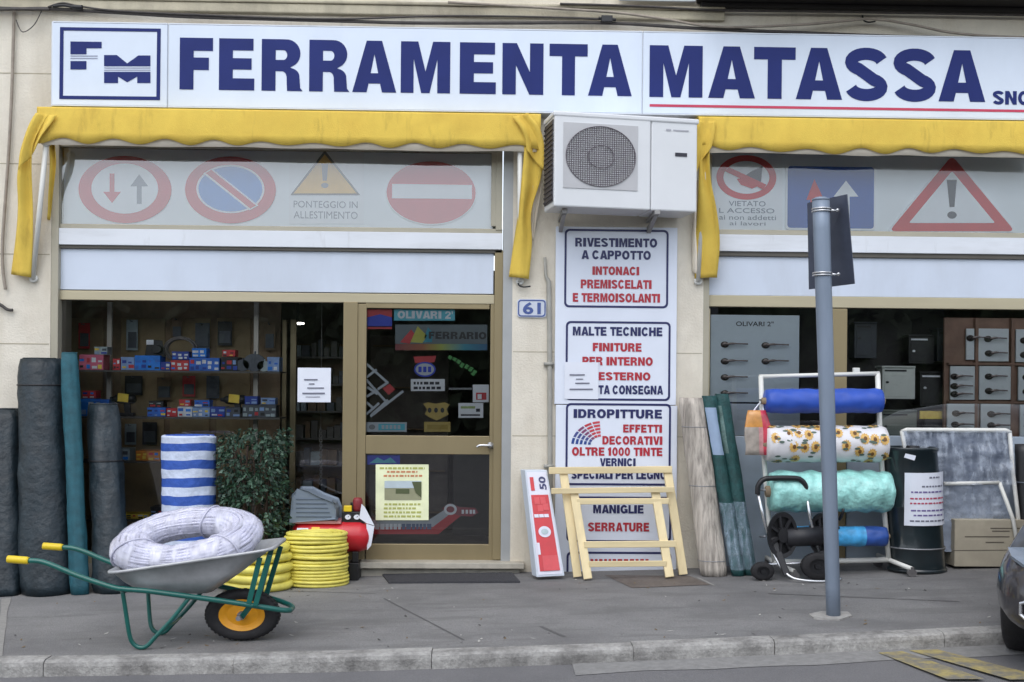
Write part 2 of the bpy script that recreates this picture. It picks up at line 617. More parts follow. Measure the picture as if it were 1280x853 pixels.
# pale repair strips and joints in the asphalt
JOINT = mat('pavement_joint', S(94, 93, 93), 0.9, 0.1, 30)
LJ = mat('pale_cement_seam', S(140, 138, 134), 0.9, 0.1, 30)
mb = MB()
def strip(a, b, w, mi):
    a, b = G(*a, dz=0.003), G(*b, dz=0.003)
    d = (b - a).normalized()
    p = Vector((-d.y, d.x, 0)) * w / 2
    p.z = gz(p.x)
    n = 10
    pts1, pts2 = [], []
    for i in range(n + 1):
        c = a.lerp(b, i / n)
        k = 1 + 0.5 * nz(c, 6)
        pts1.append(c + p * k)
        pts2.append(c - p * k)
    for i in range(n):
        mb.quad(pts1[i], pts1[i + 1], pts2[i + 1], pts2[i], mi)
strip((676, 783), (706, 796), 0.02, 0)
strip((480, 748), (580, 800), 0.012, 0)
strip((960, 742), (1200, 752), 0.012, 0)
strip((230, 735), (470, 742), 0.010, 0)
strip((872, 722), (893, 732), 0.02, 1)
strip((8, 748), (-6, 828), 0.05, 1)
strip((772, 722), (792, 733), 0.015, 1)
tag(mk('pavement_joints', mb, [JOINT, LJ]), kind='structure')

# ================================================================== SHOP BUILDING
B = thing('shop_building', 'cream plastered shop front with two bronze framed windows and glazed door', 'building', (0, 0.2, 0))
XL, XR = -9.0, 10.0
ZT = 7.5
lx0, lx1 = P(63, 400, 0).x, P(640, 420, 0).x          # left opening
rx0 = P(879, 400, 0).x                                  # right opening
rx1 = 5.2
ztop = P(640, 146, 0).z
mb = MB()
D = 0.32
mb.box(XL, lx0, 0, D, -0.6, ztop)
mb.box(lx1, rx0, 0, D, -0.4, ztop)
mb.box(rx1, XR, 0, D, -0.3, ztop)
mb.box(XL, XR, 0, D, ztop + 0.0005, ZT)
wall = mk('wall', mb, WALL, B)
# string course above the sign and sill moulding under the balcony
mb = MB()
X0, X1, Z0, Z1 = RC(-80, 5, 900, 17, -0.05)
mb.box(XL, 1.75, -0.045, -0.002, Z0, Z1)
mb.box(XL, 1.75, -0.06, -0.002, Z1 + 0.0005, Z1 + 0.03)
mk('string_course', mb, WALLB, B, bevel=0.01)
bx = P(870, 10, 0).x
bz = P(1075, 12, 0).z
mb = MB()
mb.box(bx, 9.5, -0.48, -0.002, bz + 0.02, bz + 0.22)
mb.box(bx + 0.03, 9.4, -0.07, -0.002, bz - 0.02, bz + 0.019)
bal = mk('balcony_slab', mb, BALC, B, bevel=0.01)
mb = MB()
for i in range(40):
    xx = bx + 0.1 + i * 0.2
    mb.tube([(xx, -0.43, bz + 0.22), (xx, -0.43, bz + 1.2)], 0.009, 6)
mb.box(bx + 0.02, 9.4, -0.45, -0.41, bz + 1.2, bz + 1.24)
mk('railing', mb, BLK, bal)
mb = MB()
X0, X1, Z0, Z1 = RC(848, -30, 869, 4, -0.05)
mb.box(X0 - 0.5, X1, -0.09, -0.062, Z0, Z1)
mk('window_sill', mb, WBAND, B, bevel=0.006)
# joints of the plaster blocks on the wall, shallow grooves
GRV = mat('plaster_groove', S(168, 160, 140), 0.9, 0.1, 10)
mb = MB()
for yy in (92, 205, 318, 430):
    z = P(30, yy, 0).z
    mb = MB()
    mb.box(XL, lx0 - 0.01, -0.0015, 0.001, z - 0.004, z + 0.004)
    mk('plaster_groove', mb, GRV, B)
for yy in (440, 545):
    z = P(660, yy, 0).z
    mb = MB()
    mb.box(lx1 + 0.01, rx0 - 0.01, -0.0015, 0.001, z - 0.003, z + 0.003)
    mk('plaster_groove', mb, GRV, B)


def frame_bars(name, rects, mt, parent=B, bevel=0.004):
    mb = MB()
    for (x0, y0, x1, y1, Y, d) in rects:
        mb.pbox(x0, y0, x1, y1, Y, d)
    return mk(name, mb, mt, parent, bevel=bevel)
def pane(name, x0, y0, x1, y1, Y, mt, parent):
    mb = MB()
    X0, X1, Z0, Z1 = RC(x0, y0, x1, y1, Y)
    mb.quad((X0, Y, Z0), (X1, Y, Z0), (X1, Y, Z1), (X0, Y, Z1))
    return mk(name, mb, mt, parent)

# --- left shop front
frame_bars('jamb', [(62.5, 160, 72, 722, 0.0 + 0.004, 0.3)], BEIGE)
frame_bars('jamb', [(628, 170, 641, 712, 0.006, 0.3)], ALU)
tf = frame_bars('transom_window', [(72, 178, 628, 187, 0.022, 0.12), (72, 283, 628, 288.5, 0.03, 0.12), (72, 187, 76, 283, 0.032, 0.118), (614, 187, 628, 283, 0.028, 0.12), (620, 178, 628, 288, 0.02, 0.006)], BEIGE)
pane('glass', 75, 186, 616, 284, 0.038, GLASST, tf)
mb = MB()
mb.pbox(70, 150, 628, 284, 0.096, 0.02)
mk('transom_backing', mb, mat('backing_panel', S(238, 246, 250), 0.6, 0.02, 2), B)
frame_bars('lintel_band', [(72, 288.5, 628, 309, 0.012, 0.2)], WBAND)
frame_bars('shutter_channel', [(72, 309, 628, 313.5, 0.03, 0.2)], DARKL)
frame_bars('fascia_panel', [(75, 313.5, 617, 365, 0.055, 0.06)], WPANEL)
frame_bars('fascia_trim', [(72, 313, 75, 366, 0.04, 0.1)], GOLD)
frame_bars('fascia_trim', [(617, 313, 628, 700, 0.03, 0.12)], GOLD)
wf = frame_bars('shop_window', [(72, 366, 618, 377.5, 0.045, 0.09), (428, 377.5, 446, 703, 0.04, 0.1), (68, 377.5, 72.5, 715, 0.04, 0.1), (72, 690, 428, 706, 0.045, 0.09)], GOLDL)
wf.data.materials.append(GOLD)
for p in wf.data.polygons:
    if 6 <= p.index < 12:
        p.material_index = 1
pane('glass', 72.5, 377, 429, 691, 0.09, GLASS, wf)
# door leaf
dr = frame_bars('door', [(446, 380, 457, 702, 0.05, 0.05), (612, 380, 624, 702, 0.05, 0.05), (457, 378, 612, 386, 0.052, 0.046), (457, 545, 612, 568, 0.052, 0.046), (457, 680.5, 612, 702, 0.052, 0.046)], GOLD)
pane('glass', 456, 385, 613, 681, 0.078, GLASS, dr)
mb = MB()
h0, h1 = P(609, 557, 0.03), P(594, 557.5, 0.0)
mb.lathe(P(613, 557, 0.03), 'Y', [(0.012, 0.02), (0.028, 0.02), (0.028, 0.0), (0.012, -0.005), (0.011, -0.05)], 16)
mb.tube(cr([P(613, 557, -0.02), P(608, 557, -0.024), P(600, 557, -0.022), P(596, 559, -0.02)]), 0.010, 8)
mk('handle', mb, CHROME, dr, smooth=True)
mb = MB()
X0, X1, Z0, Z1 = RC(432, 702.5, 655, 710, -0.05)
mb.box(X0, X1, -0.10, 0.35, Z0, Z1)
X0, X1, Z0, Z1 = RC(436, 710, 650, 722, -0.02)
mb.box(X0, X1, -0.04, 0.34, -0.1, Z1 - 0.002)
mk('doorstep', mb, STONE, B, bevel=0.006)
mb = MB()
X0, X1, Z0, Z1 = RC(60, 706, 434, 735, 0.0)
mb.box(X0, X1, 0.01, 0.32, -0.25, Z1)
mk('window_base', mb, STONE, B)

# --- right shop front
frame_bars('jamb', [(876, 170, 886, 722, 0.004, 0.3)], BEIGE)
tr = frame_bars('transom_window', [(886, 186, 1420, 193, 0.03, 0.12), (886, 290, 1420, 296, 0.03, 0.12), (886, 193, 890, 290, 0.032, 0.118), (1412, 193, 1420, 290, 0.032, 0.118)], BEIGE)
pane('glass', 889, 192, 1414, 291, 0.038, glass_mat('right_transom_glass', (0.98, 0.99, 0.99), 1.7), tr)
mb = MB()
mb.pbox(884, 160, 1420, 291, 0.096, 0.02)
mk('transom_backing', mb, MATS['backing_panel'], B)
frame_bars('lintel_band', [(886, 296, 1420, 317, 0.012, 0.2)], WBAND)
frame_bars('shutter_channel', [(886, 317, 1420, 323, 0.03, 0.2)], DARKL)
frame_bars('fascia_panel', [(886, 323, 1420, 372, 0.055, 0.06)], WPANEL)
wr = frame_bars('shop_window', [(884, 372, 1420, 386, 0.045, 0.09), (1037, 386, 1058, 712, 0.04, 0.1), (880, 386, 886.5, 712, 0.04, 0.1), (1412, 386, 1420, 712, 0.04, 0.1)], GOLDL)
wr.data.materials.append(GOLD)
for p in wr.data.polygons:
    if 6 <= p.index < 12:
        p.material_index = 1
pane('glass', 886, 385, 1414, 560, 0.09, GLASS, wr)
mb = MB()
mb.pbox(886, 546, 1037, 713, 0.06, 0.1)
mb.pbox(1058, 546, 1414, 705, 0.06, 0.1)
mk('window_base', mb, GBASE, B, bevel=0.004)
# --- shop interior: room shell
mb = MB()
RX0, RX1, RY0, RY1 = lx0 - 0.3, rx1 + 0.3, 0.32, 4.2
fz, cz = 0.02, P(640, 340, 0.4).z
mb.quad((RX0, RY0, fz), (RX1, RY0, fz), (RX1, RY1, fz), (RX0, RY1, fz), 1)
mb.quad((RX0, RY0, cz), (RX1, RY0, cz), (RX1, RY1, cz), (RX0, RY1, cz), 1)
mb.quad((RX0, RY1, fz), (RX1, RY1, fz), (RX1, RY1, cz), (RX0, RY1, cz), 1)
mb.quad((RX0, RY0, fz), (RX0, RY1, fz), (RX0, RY1, cz), (RX0, RY0, cz))
mb.quad((RX1, RY0, fz), (RX1, RY1, fz), (RX1, RY1, cz), (RX1, RY0, cz))
mb.quad((0.9, RY0, fz), (0.9, RY1, fz), (0.9, RY1, cz), (0.9, RY0, cz), 1)
mk('interior_shell', mb, [INT, INTD], B)
mb = MB()
mb.pbox(66, 345, 350, 720, 1.0, 0.05)
for i, (x0, x1) in enumerate(((84, 128), (150, 205), (212, 262), (270, 312))):
    mb.pbox(x0, 398, x1, 700, 0.985, 0.012, 1)
mk('display_back_panel', mb, [add_stain(mat('brown_pegboard', S(150, 126, 100), 0.75, 0.25, 3), S(92, 76, 62), 4, .45, .7, .6), add_stain(mat('brown_pegboard_inset', S(168, 146, 110), 0.75, 0.3, 2.5), S(100, 84, 66), 5, .45, .7, .6)], B, bevel=0.004)
mb = MB()
for x0, x1 in ((352, 357), (362, 369)):
    mb.pbox(x0, 400, x1, 720, 0.9, 0.05)
mk('inner_frame', mb, GOLD, B)

# ================================================================== MAIN SIGN
sg = thing('shop_sign', 'long white shop sign with navy lettering above the awnings', 'shop sign', P(660, 140, -0.08))
YS = -0.15
mb = MB()
X0, X1, Z0, Z1 = RC(63, 37, 1330, 142, YS)
SX0, SX1, SZ0, SZ1 = X0, X1, Z0, Z1
mb.box(X0, X1, YS + 0.012, -0.003, Z0, Z1)
mk('sign_box', mb, SIGNE, sg, bevel=0.006)
pan = []
for x0, x1 in ((65.5, 209), (211, 802.5), (804, 1328)):
    mb = MB()
    a, b = P(x0, 80, YS).x, P(x1, 80, YS).x
    mb.box(a, b, YS, YS + 0.011, Z0 + 0.012, Z1 - 0.012)
    pan.append(mk('panel', mb, SIGNW, sg, bevel=0.003))
    mb = MB()
    mb.box(a, b, YS - 0.002, YS + 0.008, Z1 - 0.011, Z1 - 0.002)
    for xx in (a + 0.35 * (b - a), a + 0.02, b - 0.02):
        mb.lathe((xx, YS - 0.004, Z1 - 0.007), 'Y', [(0.006, 0.0), (0.006, 0.003)], 8)
    mk('trim', mb, SIGNE, sg)
    mb = MB()
    mb.box(a, b, YS - 0.002, YS + 0.008, Z0 + 0.002, Z0 + 0.011)
    mk('trim', mb, SIGNE, sg)
# logo
mb = MB()
YT = YS - 0.003
o_ = [P(x, y, YT) for x, y in ((75, 34), (201, 36), (200, 125.5), (74, 124))]
i_ = [P(x, y, YT) for x, y in ((79.5, 38.3), (196.3, 40), (195.4, 121), (78.7, 119.8))]
mb.poly([o_, i_])
mb.poly([pp([(88, 52), (127, 52.5), (127, 60.5), (108, 60.5), (108, 68), (88, 68)], YT)])
mb.poly([pp([(88, 76.5), (108, 76.5), (108, 87), (88, 87)], YT)])
mb.poly([pp([(130, 69), (146, 69), (159, 79.5), (173, 69.5), (188, 69.5), (188, 83), (130, 83)], YT)])
mb.poly([pp([(130, 90), (188, 90), (188, 104), (171.5, 104), (171.5, 96), (159, 103), (147.5, 96), (147.5, 104), (130, 104)], YT)])
for yy, x0, x1 in ((69.6, 88, 122), (72.6, 88, 122), (84.6, 130, 188), (87.4, 130, 188)):
    mb.poly([pp([(x0, yy), (x1, yy), (x1, yy + 1.1), (x0, yy + 1.1)], YT)], 1)
mk('emblem', mb, [NAVY, mat('grey_vinyl', S(140, 146, 170), 0.4, 0.05, 5)], pan[0])
# block letters
def arc(cx, cy, rx, ry, a0, a1, n=10):
    return [(cx + rx * math.cos(math.radians(a0 + (a1 - a0) * i / n)), cy + ry * math.sin(math.radians(a0 + (a1 - a0) * i / n))) for i in range(n + 1)]
def s_shape():
    t = 0.235
    top = arc(0.5, 0.735, 0.36, 0.155, 10, 180 + 60, 16)
    bot = arc(0.5, 0.265, 0.36, 0.155, 60, -170, 16)
    path = top + bot
    L, R_ = [], []
    n = len(path)
    for i, (x, y) in enumerate(path):
        ax, ay = path[max(0, i - 1)]
        bx_, by_ = path[min(n - 1, i + 1)]
        dx, dy = bx_ - ax, by_ - ay
        q = math.hypot(dx, dy) or 1
        tx, ty = -dy / q, dx / q
        hw_x, hw_y = 0.145, 0.115
        L.append((x + tx * hw_x, y + ty * hw_y))
        R_.append((x - tx * hw_x, y - ty * hw_y))
    return [L + R_[::-1]]
LET.update({
    'F': [[(0, 0), (0, 1), (1, 1), (1, .75), (.42, .75), (.42, .62), (.88, .62), (.88, .38), (.42, .38), (.42, 0)]],
    'E': [[(0, 0), (0, 1), (.97, 1), (.97, .77), (.39, .77), (.39, .62), (.92, .62), (.92, .4), (.39, .4), (.39, .23), (1, .23), (1, 0)]],
    'R': [[(0, 0), (0, 1), (.55, 1)] + arc(.60, .725, .34, .275, 80, -50, 10) + [(.70, .46)] + arc(.66, .28, .26, .17, 80, 10, 5) + [(.94, .06), (1, 0), (.62, 0)] + arc(.5, .25, .11, .13, -10, 90, 5) + [(.34, .38), (.34, 0)],
          [(.34, .60), (.34, .79), (.52, .79)] + arc(.53, .695, .09, .095, 80, -80, 6)[0:] + [(.52, .60)]],
    'A': [[(0, 0), (.32, 1), (.67, 1), (1, 0), (.675, 0), (.63, .17), (.37, .17), (.325, 0)], [(.5, .74), (.585, .37), (.415, .37)]],
    'M': [[(0, 0), (0, 1), (.35, 1), (.5, .42), (.65, 1), (1, 1), (1, 0), (.74, 0), (.74, .66), (.585, 0), (.415, 0), (.26, .66), (.26, 0)]],
    'N': [[(0, 0), (0, 1), (.35, 1), (.67, .44), (.67, 1), (1, 1), (1, 0), (.66, 0), (.33, .57), (.33, 0)]],
    'T': [[(0, 1), (1, 1), (1, .76), (.67, .76), (.67, 0), (.33, 0), (.33, .76), (0, .76)]],
    'S': s_shape(),
})
LET.update({
    'I': [[(0, 0), (0, 1), (1, 1), (1, 0)]],
    'V': [[(0, 1), (.33, 1), (.5, .33), (.67, 1), (1, 1), (.68, 0), (.32, 0)]],
    'O': [arc(.5, .5, .5, .52, 0, 345, 23), arc(.5, .5, .2, .27, 0, 330, 11)],
    '0': [arc(.5, .5, .5, .52, 0, 345, 23), arc(.5, .5, .17, .3, 0, 330, 11)],
    'C': [arc(.5, .5, .5, .52, 32, 328, 20) + [(.66, .36)] + arc(.5, .5, .2, .27, 320, 40, 12)],
    'G': [arc(.5, .5, .5, .52, 32, 300, 18) + [(1, .06), (1, .53), (.56, .53), (.56, .36), (.7, .36)] + arc(.5, .5, .2, .27, 300, 40, 12)],
    'P': [[(0, 0), (0, 1), (.55, 1)] + arc(.62, .67, .38, .33, 85, -85, 12) + [(.55, .34), (.35, .34), (.35, 0)], [(.35, .56), (.35, .78), (.52, .78)] + arc(.54, .67, .1, .11, 80, -80, 6) + [(.52, .56)]],
    'L': [[(0, 0), (0, 1), (.4, 1), (.4, .23), (1, .23), (1, 0)]],
    'D': [[(0, 0), (0, 1), (.45, 1)] + arc(.5, .5, .5, .5, 88, -88, 16) + [(.45, 0)], [(.34, .23), (.34, .77), (.46, .77)] + arc(.47, .5, .2, .27, 85, -85, 10) + [(.46, .23)]],
    'H': [[(0, 0), (0, 1), (.34, 1), (.34, .63), (.66, .63), (.66, 1), (1, 1), (1, 0), (.66, 0), (.66, .39), (.34, .39), (.34, 0)]],
    'U': [[(0, 1), (.34, 1), (.34, .38)] + arc(.5, .37, .16, .15, 180, 360, 8) + [(.66, 1), (1, 1), (1, .38)] + arc(.5, .38, .5, .4, 0, -180, 14)],
    '1': [[(.2, 0), (.2, .68), (0, .62), (0, .82), (.42, 1), (.85, 1), (.85, 0)]],
    '2': [[(0, 0), (0, .2), (.52, .56)] + arc(.5, .7, .17, .12, -20, 180, 8) + [(0, .68)] + arc(.5, .69, .5, .31, 180, -30, 12) + [(.5, .23), (1, .23), (1, 0)]],
    '"': [[(0, 1), (.35, 1), (.3, .62), (.06, .62)], ],
})
LETW.update({'I': .42, 'M': 1.15, 'A': 1.06, 'V': 1.0, 'O': 1.06, 'C': 1.0, 'T': .9, 'R': 1.0, 'E': .86, 'F': .8, 'S': .95, 'N': 1.0, 'P': .92, 'L': .8, 'D': 1.0, 'G': 1.06, 'H': 1.0, 'U': 1.0, '1': .55, '0': .82, '2': .8, '"': .5})
def block_geo(body):
    vs, fs, x = [], [], 0.0
    for ch in body:
        if ch == ' ':
            x += 0.42
            continue
        w = LETW[ch]
        loops = [[Vector((x + u * w, v, 0)) for u, v in lp] for lp in LET[ch]]
        o = len(vs)
        tri_ = tessellate_polygon(loops)
        vs += [(p.x, p.y) for lp in loops for p in lp]
        fs += [tuple(i + o for i in t_) for t_ in tri_]
        x += w + (0.03 if ch in 'TAVL' else 0.11)
    xs_ = [v[0] for v in vs]
    ax, bx_ = min(xs_), max(xs_)
    return [((a - ax) / (bx_ - ax), b) for a, b in vs], fs
def letter(mb, ch, x0, x1, z0, z1, Y):
    a, b = P(x0, 85, Y).x, P(x1, 85, Y).x
    for_fill = [[Vector((a + u * (b - a), Y, z0 + v * (z1 - z0))) for u, v in lp] for lp in LET[ch]]
    mb.poly(for_fill)
z0, z1 = P(507, 116.2, YT).z, P(507, 51.8, YT).z
mb = MB()
for ch, x0, x1 in (('F', 224.5, 266), ('E', 273.7, 318), ('R', 327, 378.5), ('R', 386.5, 437), ('A', 440.5, 495.5), ('M', 501, 562.8), ('E', 574.7, 620), ('N', 628, 679.3), ('T', 686.8, 734.5), ('A', 735.3, 790)):
    letter(mb, ch, x0, x1, z0, z1, YT)
mk('lettering', mb, NAVY, pan[1])
z0, z1 = P(1020, 124.5, YT).z, P(1020, 60, YT).z
mb = MB()
for ch, x0, x1 in (('M', 812, 878.3), ('A', 885.5, 944), ('T', 942.5, 994.5), ('A', 995, 1053), ('S', 1056.5, 1109.5), ('S', 1117, 1170), ('A', 1173.5, 1232)):
    if ch == 'S':
        letter(mb, ch, x0, x1, z0 - 0.006, z1 + 0.006, YT)
    else:
        letter(mb, ch, x0, x1, z0, z1, YT)
mb.text('SNC', 1241, 114, 1286, 131, YT, 0, 'block')
X0, X1, Z0, Z1 = RC(812, 134.2, 1326, 137.4, YT)
mb.quad((X0, YT, Z0), (X1, YT, Z0), (X1, YT, Z1), (X0, YT, Z1), 1)
mk('lettering', mb, [NAVY, mat('red_stripe_vinyl', S(190, 50, 84), 0.4, 0.05, 4)], pan[2])

# ================================================================== AWNINGS
def awning(x0, x1, ytop, ybot, label, left_end, right_end, wseed):
    """folded drop-arm awning: canopy from the wall to the front bar, scalloped valance, end drapes, arms"""
    Yf = -0.27
    t = thing('awning', label, 'awning', P((x0 + x1) / 2, ytop, -0.05), 'folded yellow shop awnings')
    Xa, Xb, _, _ = RC(x0, ytop, x1, ybot, Yf)
    xm = (x0 + x1) / 2
    zt = P(xm, ytop, Yf).z
    zb = P(xm, ybot, Yf).z
    zw = zt + 0.06
    zmax = SZ0 - 0.006
    zw = min(zw, zmax)
    zt = min(zt, zmax - 0.012)
    # canopy + valance as one sheet
    nx = 140
    prof = []
    rg = []
    scal = 0.40
    for i in range(nx + 1):
        x = Xa + (Xb - Xa) * i / nx
        w = nz((x, wseed, 0), 1.1) * 0.006 + nz((x, wseed + 3, 0), 9) * 0.0035 + 0
        sg_ = 0.020 * math.cos(2 * PI * (x + .1 * nz((x, 0, wseed), .8)) / scal) * (1 + nz((x, 8, wseed), .9))
        zz = zb + sg_ + nz((x, wseed + 9, 0), 1.0) * 0.018
        row = [(x, -0.02, zw), (x, -0.08, zw - 0.010 + w * 0.2), (x, -0.17, zt + 0.012 + w * .3), (x, Yf + 0.03, zt + 0.004), (x, Yf + .006, zt + .002), (x, Yf, zt - .004), (x, Yf - .001, zt - 0.012), (x, Yf - 0.004 + w, zt - (zt - zb) * 0.4), (x, Yf - 0.004 + w * 1.6, zt - (zt - zb) * 0.75), (x, Yf - 0.002 + w * 2.2 , zz)]
        rg.append(row)
    mb = MB()
    mb.rings(rg, 0, False, False, closed=False)
    mk('canopy', mb, YEL, t, smooth=True, solid=0.003)
    # cream lining of the scallops just behind
    mb = MB()
    rg = []
    for i in range(nx + 1):
        x = Xa + 0.03 + (Xb - Xa - 0.06) * i / nx
        rg.append([(x, Yf + 0.02, zt - 0.03), (x, Yf + 0.018 + nz((x, 2, wseed), 3) * .01, zb - 0.032 + nz((x, 5, wseed), 2.5) * 0.012)])
    mb.rings(rg, 0, False, False, closed=False)
    mk('lining', mb, CREAMC, t, smooth=True, solid=0.003)
    # front bar and roller
    mb = MB()
    mb.tube([(Xa + 0.02, Yf + 0.03, zt - 0.02), (Xb - 0.02, Yf + 0.03, zt - 0.02)], 0.018, 10)
    mb.tube([(Xa + 0.04, -0.07, zw - 0.07), (Xb - 0.04, -0.07, zw - 0.07)], 0.045, 14)
    mk('front_bar', mb, WMET, t, smooth=True)
    for end in (left_end, right_end):
        if not end:
            continue
        for nm, pts_l, pts_r, mt in end['sheets']:
            L = cr([P(p[0], p[1], p[2] * .68) for p in pts_l], 5)
            R_ = cr([P(p[0], p[1], p[2] * .68) for p in pts_r], 5)
            rg = []
            for a, b in zip(L, R_):
                row = []
                for j in range(7):
                    u = j / 6
                    p = a.lerp(b, u)
                    p.y += math.sin(u * PI * 2.2 + a.z * 3) * 0.02 + nz((u * 2, a.z * 3, wseed), 1.0) * 0.02
                    row.append(p)
                rg.append(row)
            mb = MB()
            mb.rings(rg, 0, False, False, closed=False)
            mk(nm, mb, mt, t, smooth=True, solid=0.004)
        a, b = (P(p[0], p[1], p[2] * .68) for p in end['arm'])
        mb = MB()
        mb.tube([a, b], 0.021, 10)
        mb.lathe(b + Vector((0, 0, 0.005)), 'Y', [(0.02, 0.0), (0.034, 0.0), (0.034, 0.05), (0.0, 0.05)], 12)
        mb.lathe(a + Vector((0, -0.005, 0)), 'Y', [(0.0, -0.02), (0.036, -0.02), (0.036, 0.02), (0.0, 0.02)], 12)
        mk('arm', mb, WMET, t, smooth=True)
    return t
awning(46, 676, 138.5, 180, 'yellow folded awning over the door and left window', 
       {'sheets': [('end_flap', [(46, 142, -.41), (36, 160, -.42), (26, 190, -.41), (24, 213, -.38)], [(72, 145, -.415), (62, 160, -.42), (52, 174, -.40), (44, 188, -.37)], YEL),
                   ('drape', [(43, 146, -.36), (30, 180, -.33), (23, 215, -.28), (22, 255, -.2), (18, 300, -.14), (13, 343, -.09)], [(62, 143, -.38), (44, 180, -.36), (40, 215, -.3), (41, 255, -.22), (40, 300, -.16), (38, 347, -.11)], YEL),
                   ('drape', [(62, 175, -.25), (63, 205, -.2), (62, 240, -.12), (60, 275, -.06)], [(70, 178, -.22), (71, 205, -.18), (66, 240, -.1), (62, 275, -.04)], YEL)],
        'arm': [(58, 178, -.33), (41, 349, -.05)]},
       {'sheets': [('end_flap', [(640, 147, -.415), (650, 160, -.42), (656, 174, -.40), (658, 188, -.38)], [(660, 142, -.41), (674, 160, -.42), (680, 184, -.40), (679, 214, -.37)], YEL),
                   ('drape', [(648, 145, -.37), (655, 180, -.36), (652, 225, -.3), (648, 265, -.22), (642, 305, -.14), (636, 346, -.09)], [(665, 144, -.38), (679, 182, -.36), (676, 222, -.3), (664, 265, -.23), (665, 305, -.16), (661, 349, -.1)], YEL),
                   ('drape', [(664, 212, -.24), (664, 240, -.2), (664, 270, -.12), (664, 300, -.06)], [(678, 210, -.24), (676, 240, -.2), (671, 270, -.12), (667, 300, -.06)], CREAMC)],
        'arm': [(650, 182, -.33), (650, 352, -.05)]}, 1.0)
awning(873, 1330, 149.5, 189, 'yellow folded awning over the right window beside the air conditioner',
       {'sheets': [('end_flap', [(872, 152, -.41), (868, 170, -.42), (866, 195, -.40), (867, 222, -.37)], [(894, 152, -.415), (892, 172, -.42), (888, 186, -.40), (880, 196, -.37)], YEL),
                   ('drape', [(872, 153, -.36), (873, 190, -.34), (873, 225, -.3), (872, 265, -.22), (870, 305, -.14), (869, 348, -.09)], [(886, 152, -.38), (886, 190, -.36), (888, 225, -.3), (896, 265, -.24), (900, 305, -.16), (897, 347, -.1)], YEL),
                   ('drape', [(867, 225, -.22), (867, 260, -.16), (866, 300, -.1), (866, 340, -.05)], [(876, 225, -.25), (875, 260, -.2), (873, 300, -.14), (873, 345, -.08)], CREAMC)],
        'arm': [(882, 190, -.3), (873, 352, -.05)]},
       None, 5.0)

# ================================================================== ROAD SIGNS SHOWN BEHIND THE TRANSOM GLASS
FRED = mat('sky_washed_red_print', S(206, 62, 76), 0.6, 0.06, 4)  # red paled to put the sky's reflection in the transom glass into the colour
RRED = mat('red_print', S(206, 40, 48), 0.6, 0.06, 4)
FBLUE = mat('blue_print', S(60, 140, 220), 0.6, 0.06, 4)
DBLUE = mat('deep_blue_print', S(20, 84, 170), 0.6, 0.06, 4)
FGREY = mat('grey_print', S(118, 130, 146), 0.6, 0.06, 4)
WPR = mat('white_print', S(236, 242, 246), 0.6, 0.02, 4)
AMB = mat('amber_print', S(236, 188, 80), 0.6, 0.06, 4)
DKPR = mat('dark_print', S(66, 70, 78), 0.6, 0.08, 4)
YB = 0.082
def panel_disc(mb, cx, cy, rx, ry, mi, lift=0):
    mb.poly([ell(cx, cy, rx, ry, YB - 0.003 * lift)], mi)
def plate_disc(mb, cx, cy, rx, ry, mi):
    s_ = px_m(YB)
    mb.prism(ell(cx, cy, rx, ry, YB), (0, 0.012, 0), mi)
def ppoly(mb, pts, mi, lift):
    mb.poly([pp(pts, YB - 0.003 * lift)], mi)
SGN = 'road signs shown behind the transom glass'
def rsign(mb, mats, label, cx, cy):
    o = mk('road_sign', mb, mats, loc=P(cx, cy, YB))
    tag(o, label, 'road sign', SGN)
mb = MB()
plate_disc(mb, 156, 237, 57, 41.5, 0)
panel_disc(mb, 156, 236, 41, 31, 1, 1)
ppoly(mb, [(137, 217), (143, 217), (143, 240), (151, 240), (140, 254), (129, 240), (137, 240)], 0, 2)
ppoly(mb, [(171, 255), (177, 255), (177, 233), (185, 233), (174, 218), (163, 233), (171, 233)], 2, 2)
rsign(mb, [FRED, WPR, FGREY], 'round sign with a red ring, red down arrow and grey up arrow', 156, 237)
mb = MB()
plate_disc(mb, 288, 237.5, 56, 41.5, 0)
panel_disc(mb, 288, 236.5, 42, 30, 1, 1)
panel_disc(mb, 288, 236.5, 39.5, 28, 2, 2)
ppoly(mb, [(254, 217), (265, 211), (323, 257), (312, 263)], 1, 3)
ppoly(mb, [(257, 216.5), (264, 212.5), (320, 257), (313, 261)], 0, 4)
rsign(mb, [FRED, WPR, FBLUE], 'round blue sign with a red ring and a diagonal red bar', 288, 237)
mb = MB()
mb.prism(pp([(361, 190), (455, 190), (455, 280), (361, 280)], YB + 0.004), (0, 0.004, 0), 1)
mb.poly([pp([(406, 188), (450, 244), (363, 244)], YB - 0.002)], 2)
mb.poly([pp([(406, 193), (446, 242), (367, 242)], YB - 0.005)], 0)
mb.poly([pp([(402, 205), (410, 205), (408.5, 226), (403.5, 226)], YB - 0.008)], 3)
mb.poly([ell(406, 232, 4.5, 3.2, YB - 0.008, 16)], 3)
mb.text('PONTEGGIO IN', 367, 251.5, 447, 260, YB - 0.003, 3, 0.0)
mb.text('ALLESTIMENTO', 367, 264.5, 447, 273.5, YB - 0.003, 3, 0.0)
rsign(mb, [AMB, WPR, DKPR, FGREY], 'sheet with an amber warning triangle over PONTEGGIO IN ALLESTIMENTO', 406, 235)
mb = MB()
plate_disc(mb, 539, 241, 57, 40.5, 1)
panel_disc(mb, 539, 241, 55.5, 39, 0, 1)
ppoly(mb, [(490, 230), (590, 231.5), (590, 249), (490, 248)], 1, 2)
rsign(mb, [FRED, WPR], 'round red sign with one white bar behind the glass', 539, 241)
mb = MB()
mb.prism(pp([(893, 195), (978, 195), (978, 288), (893, 288)], YB + 0.004), (0, 0.004, 0), 1)
mb.poly([ell(933, 222, 38, 28, YB)], 0)
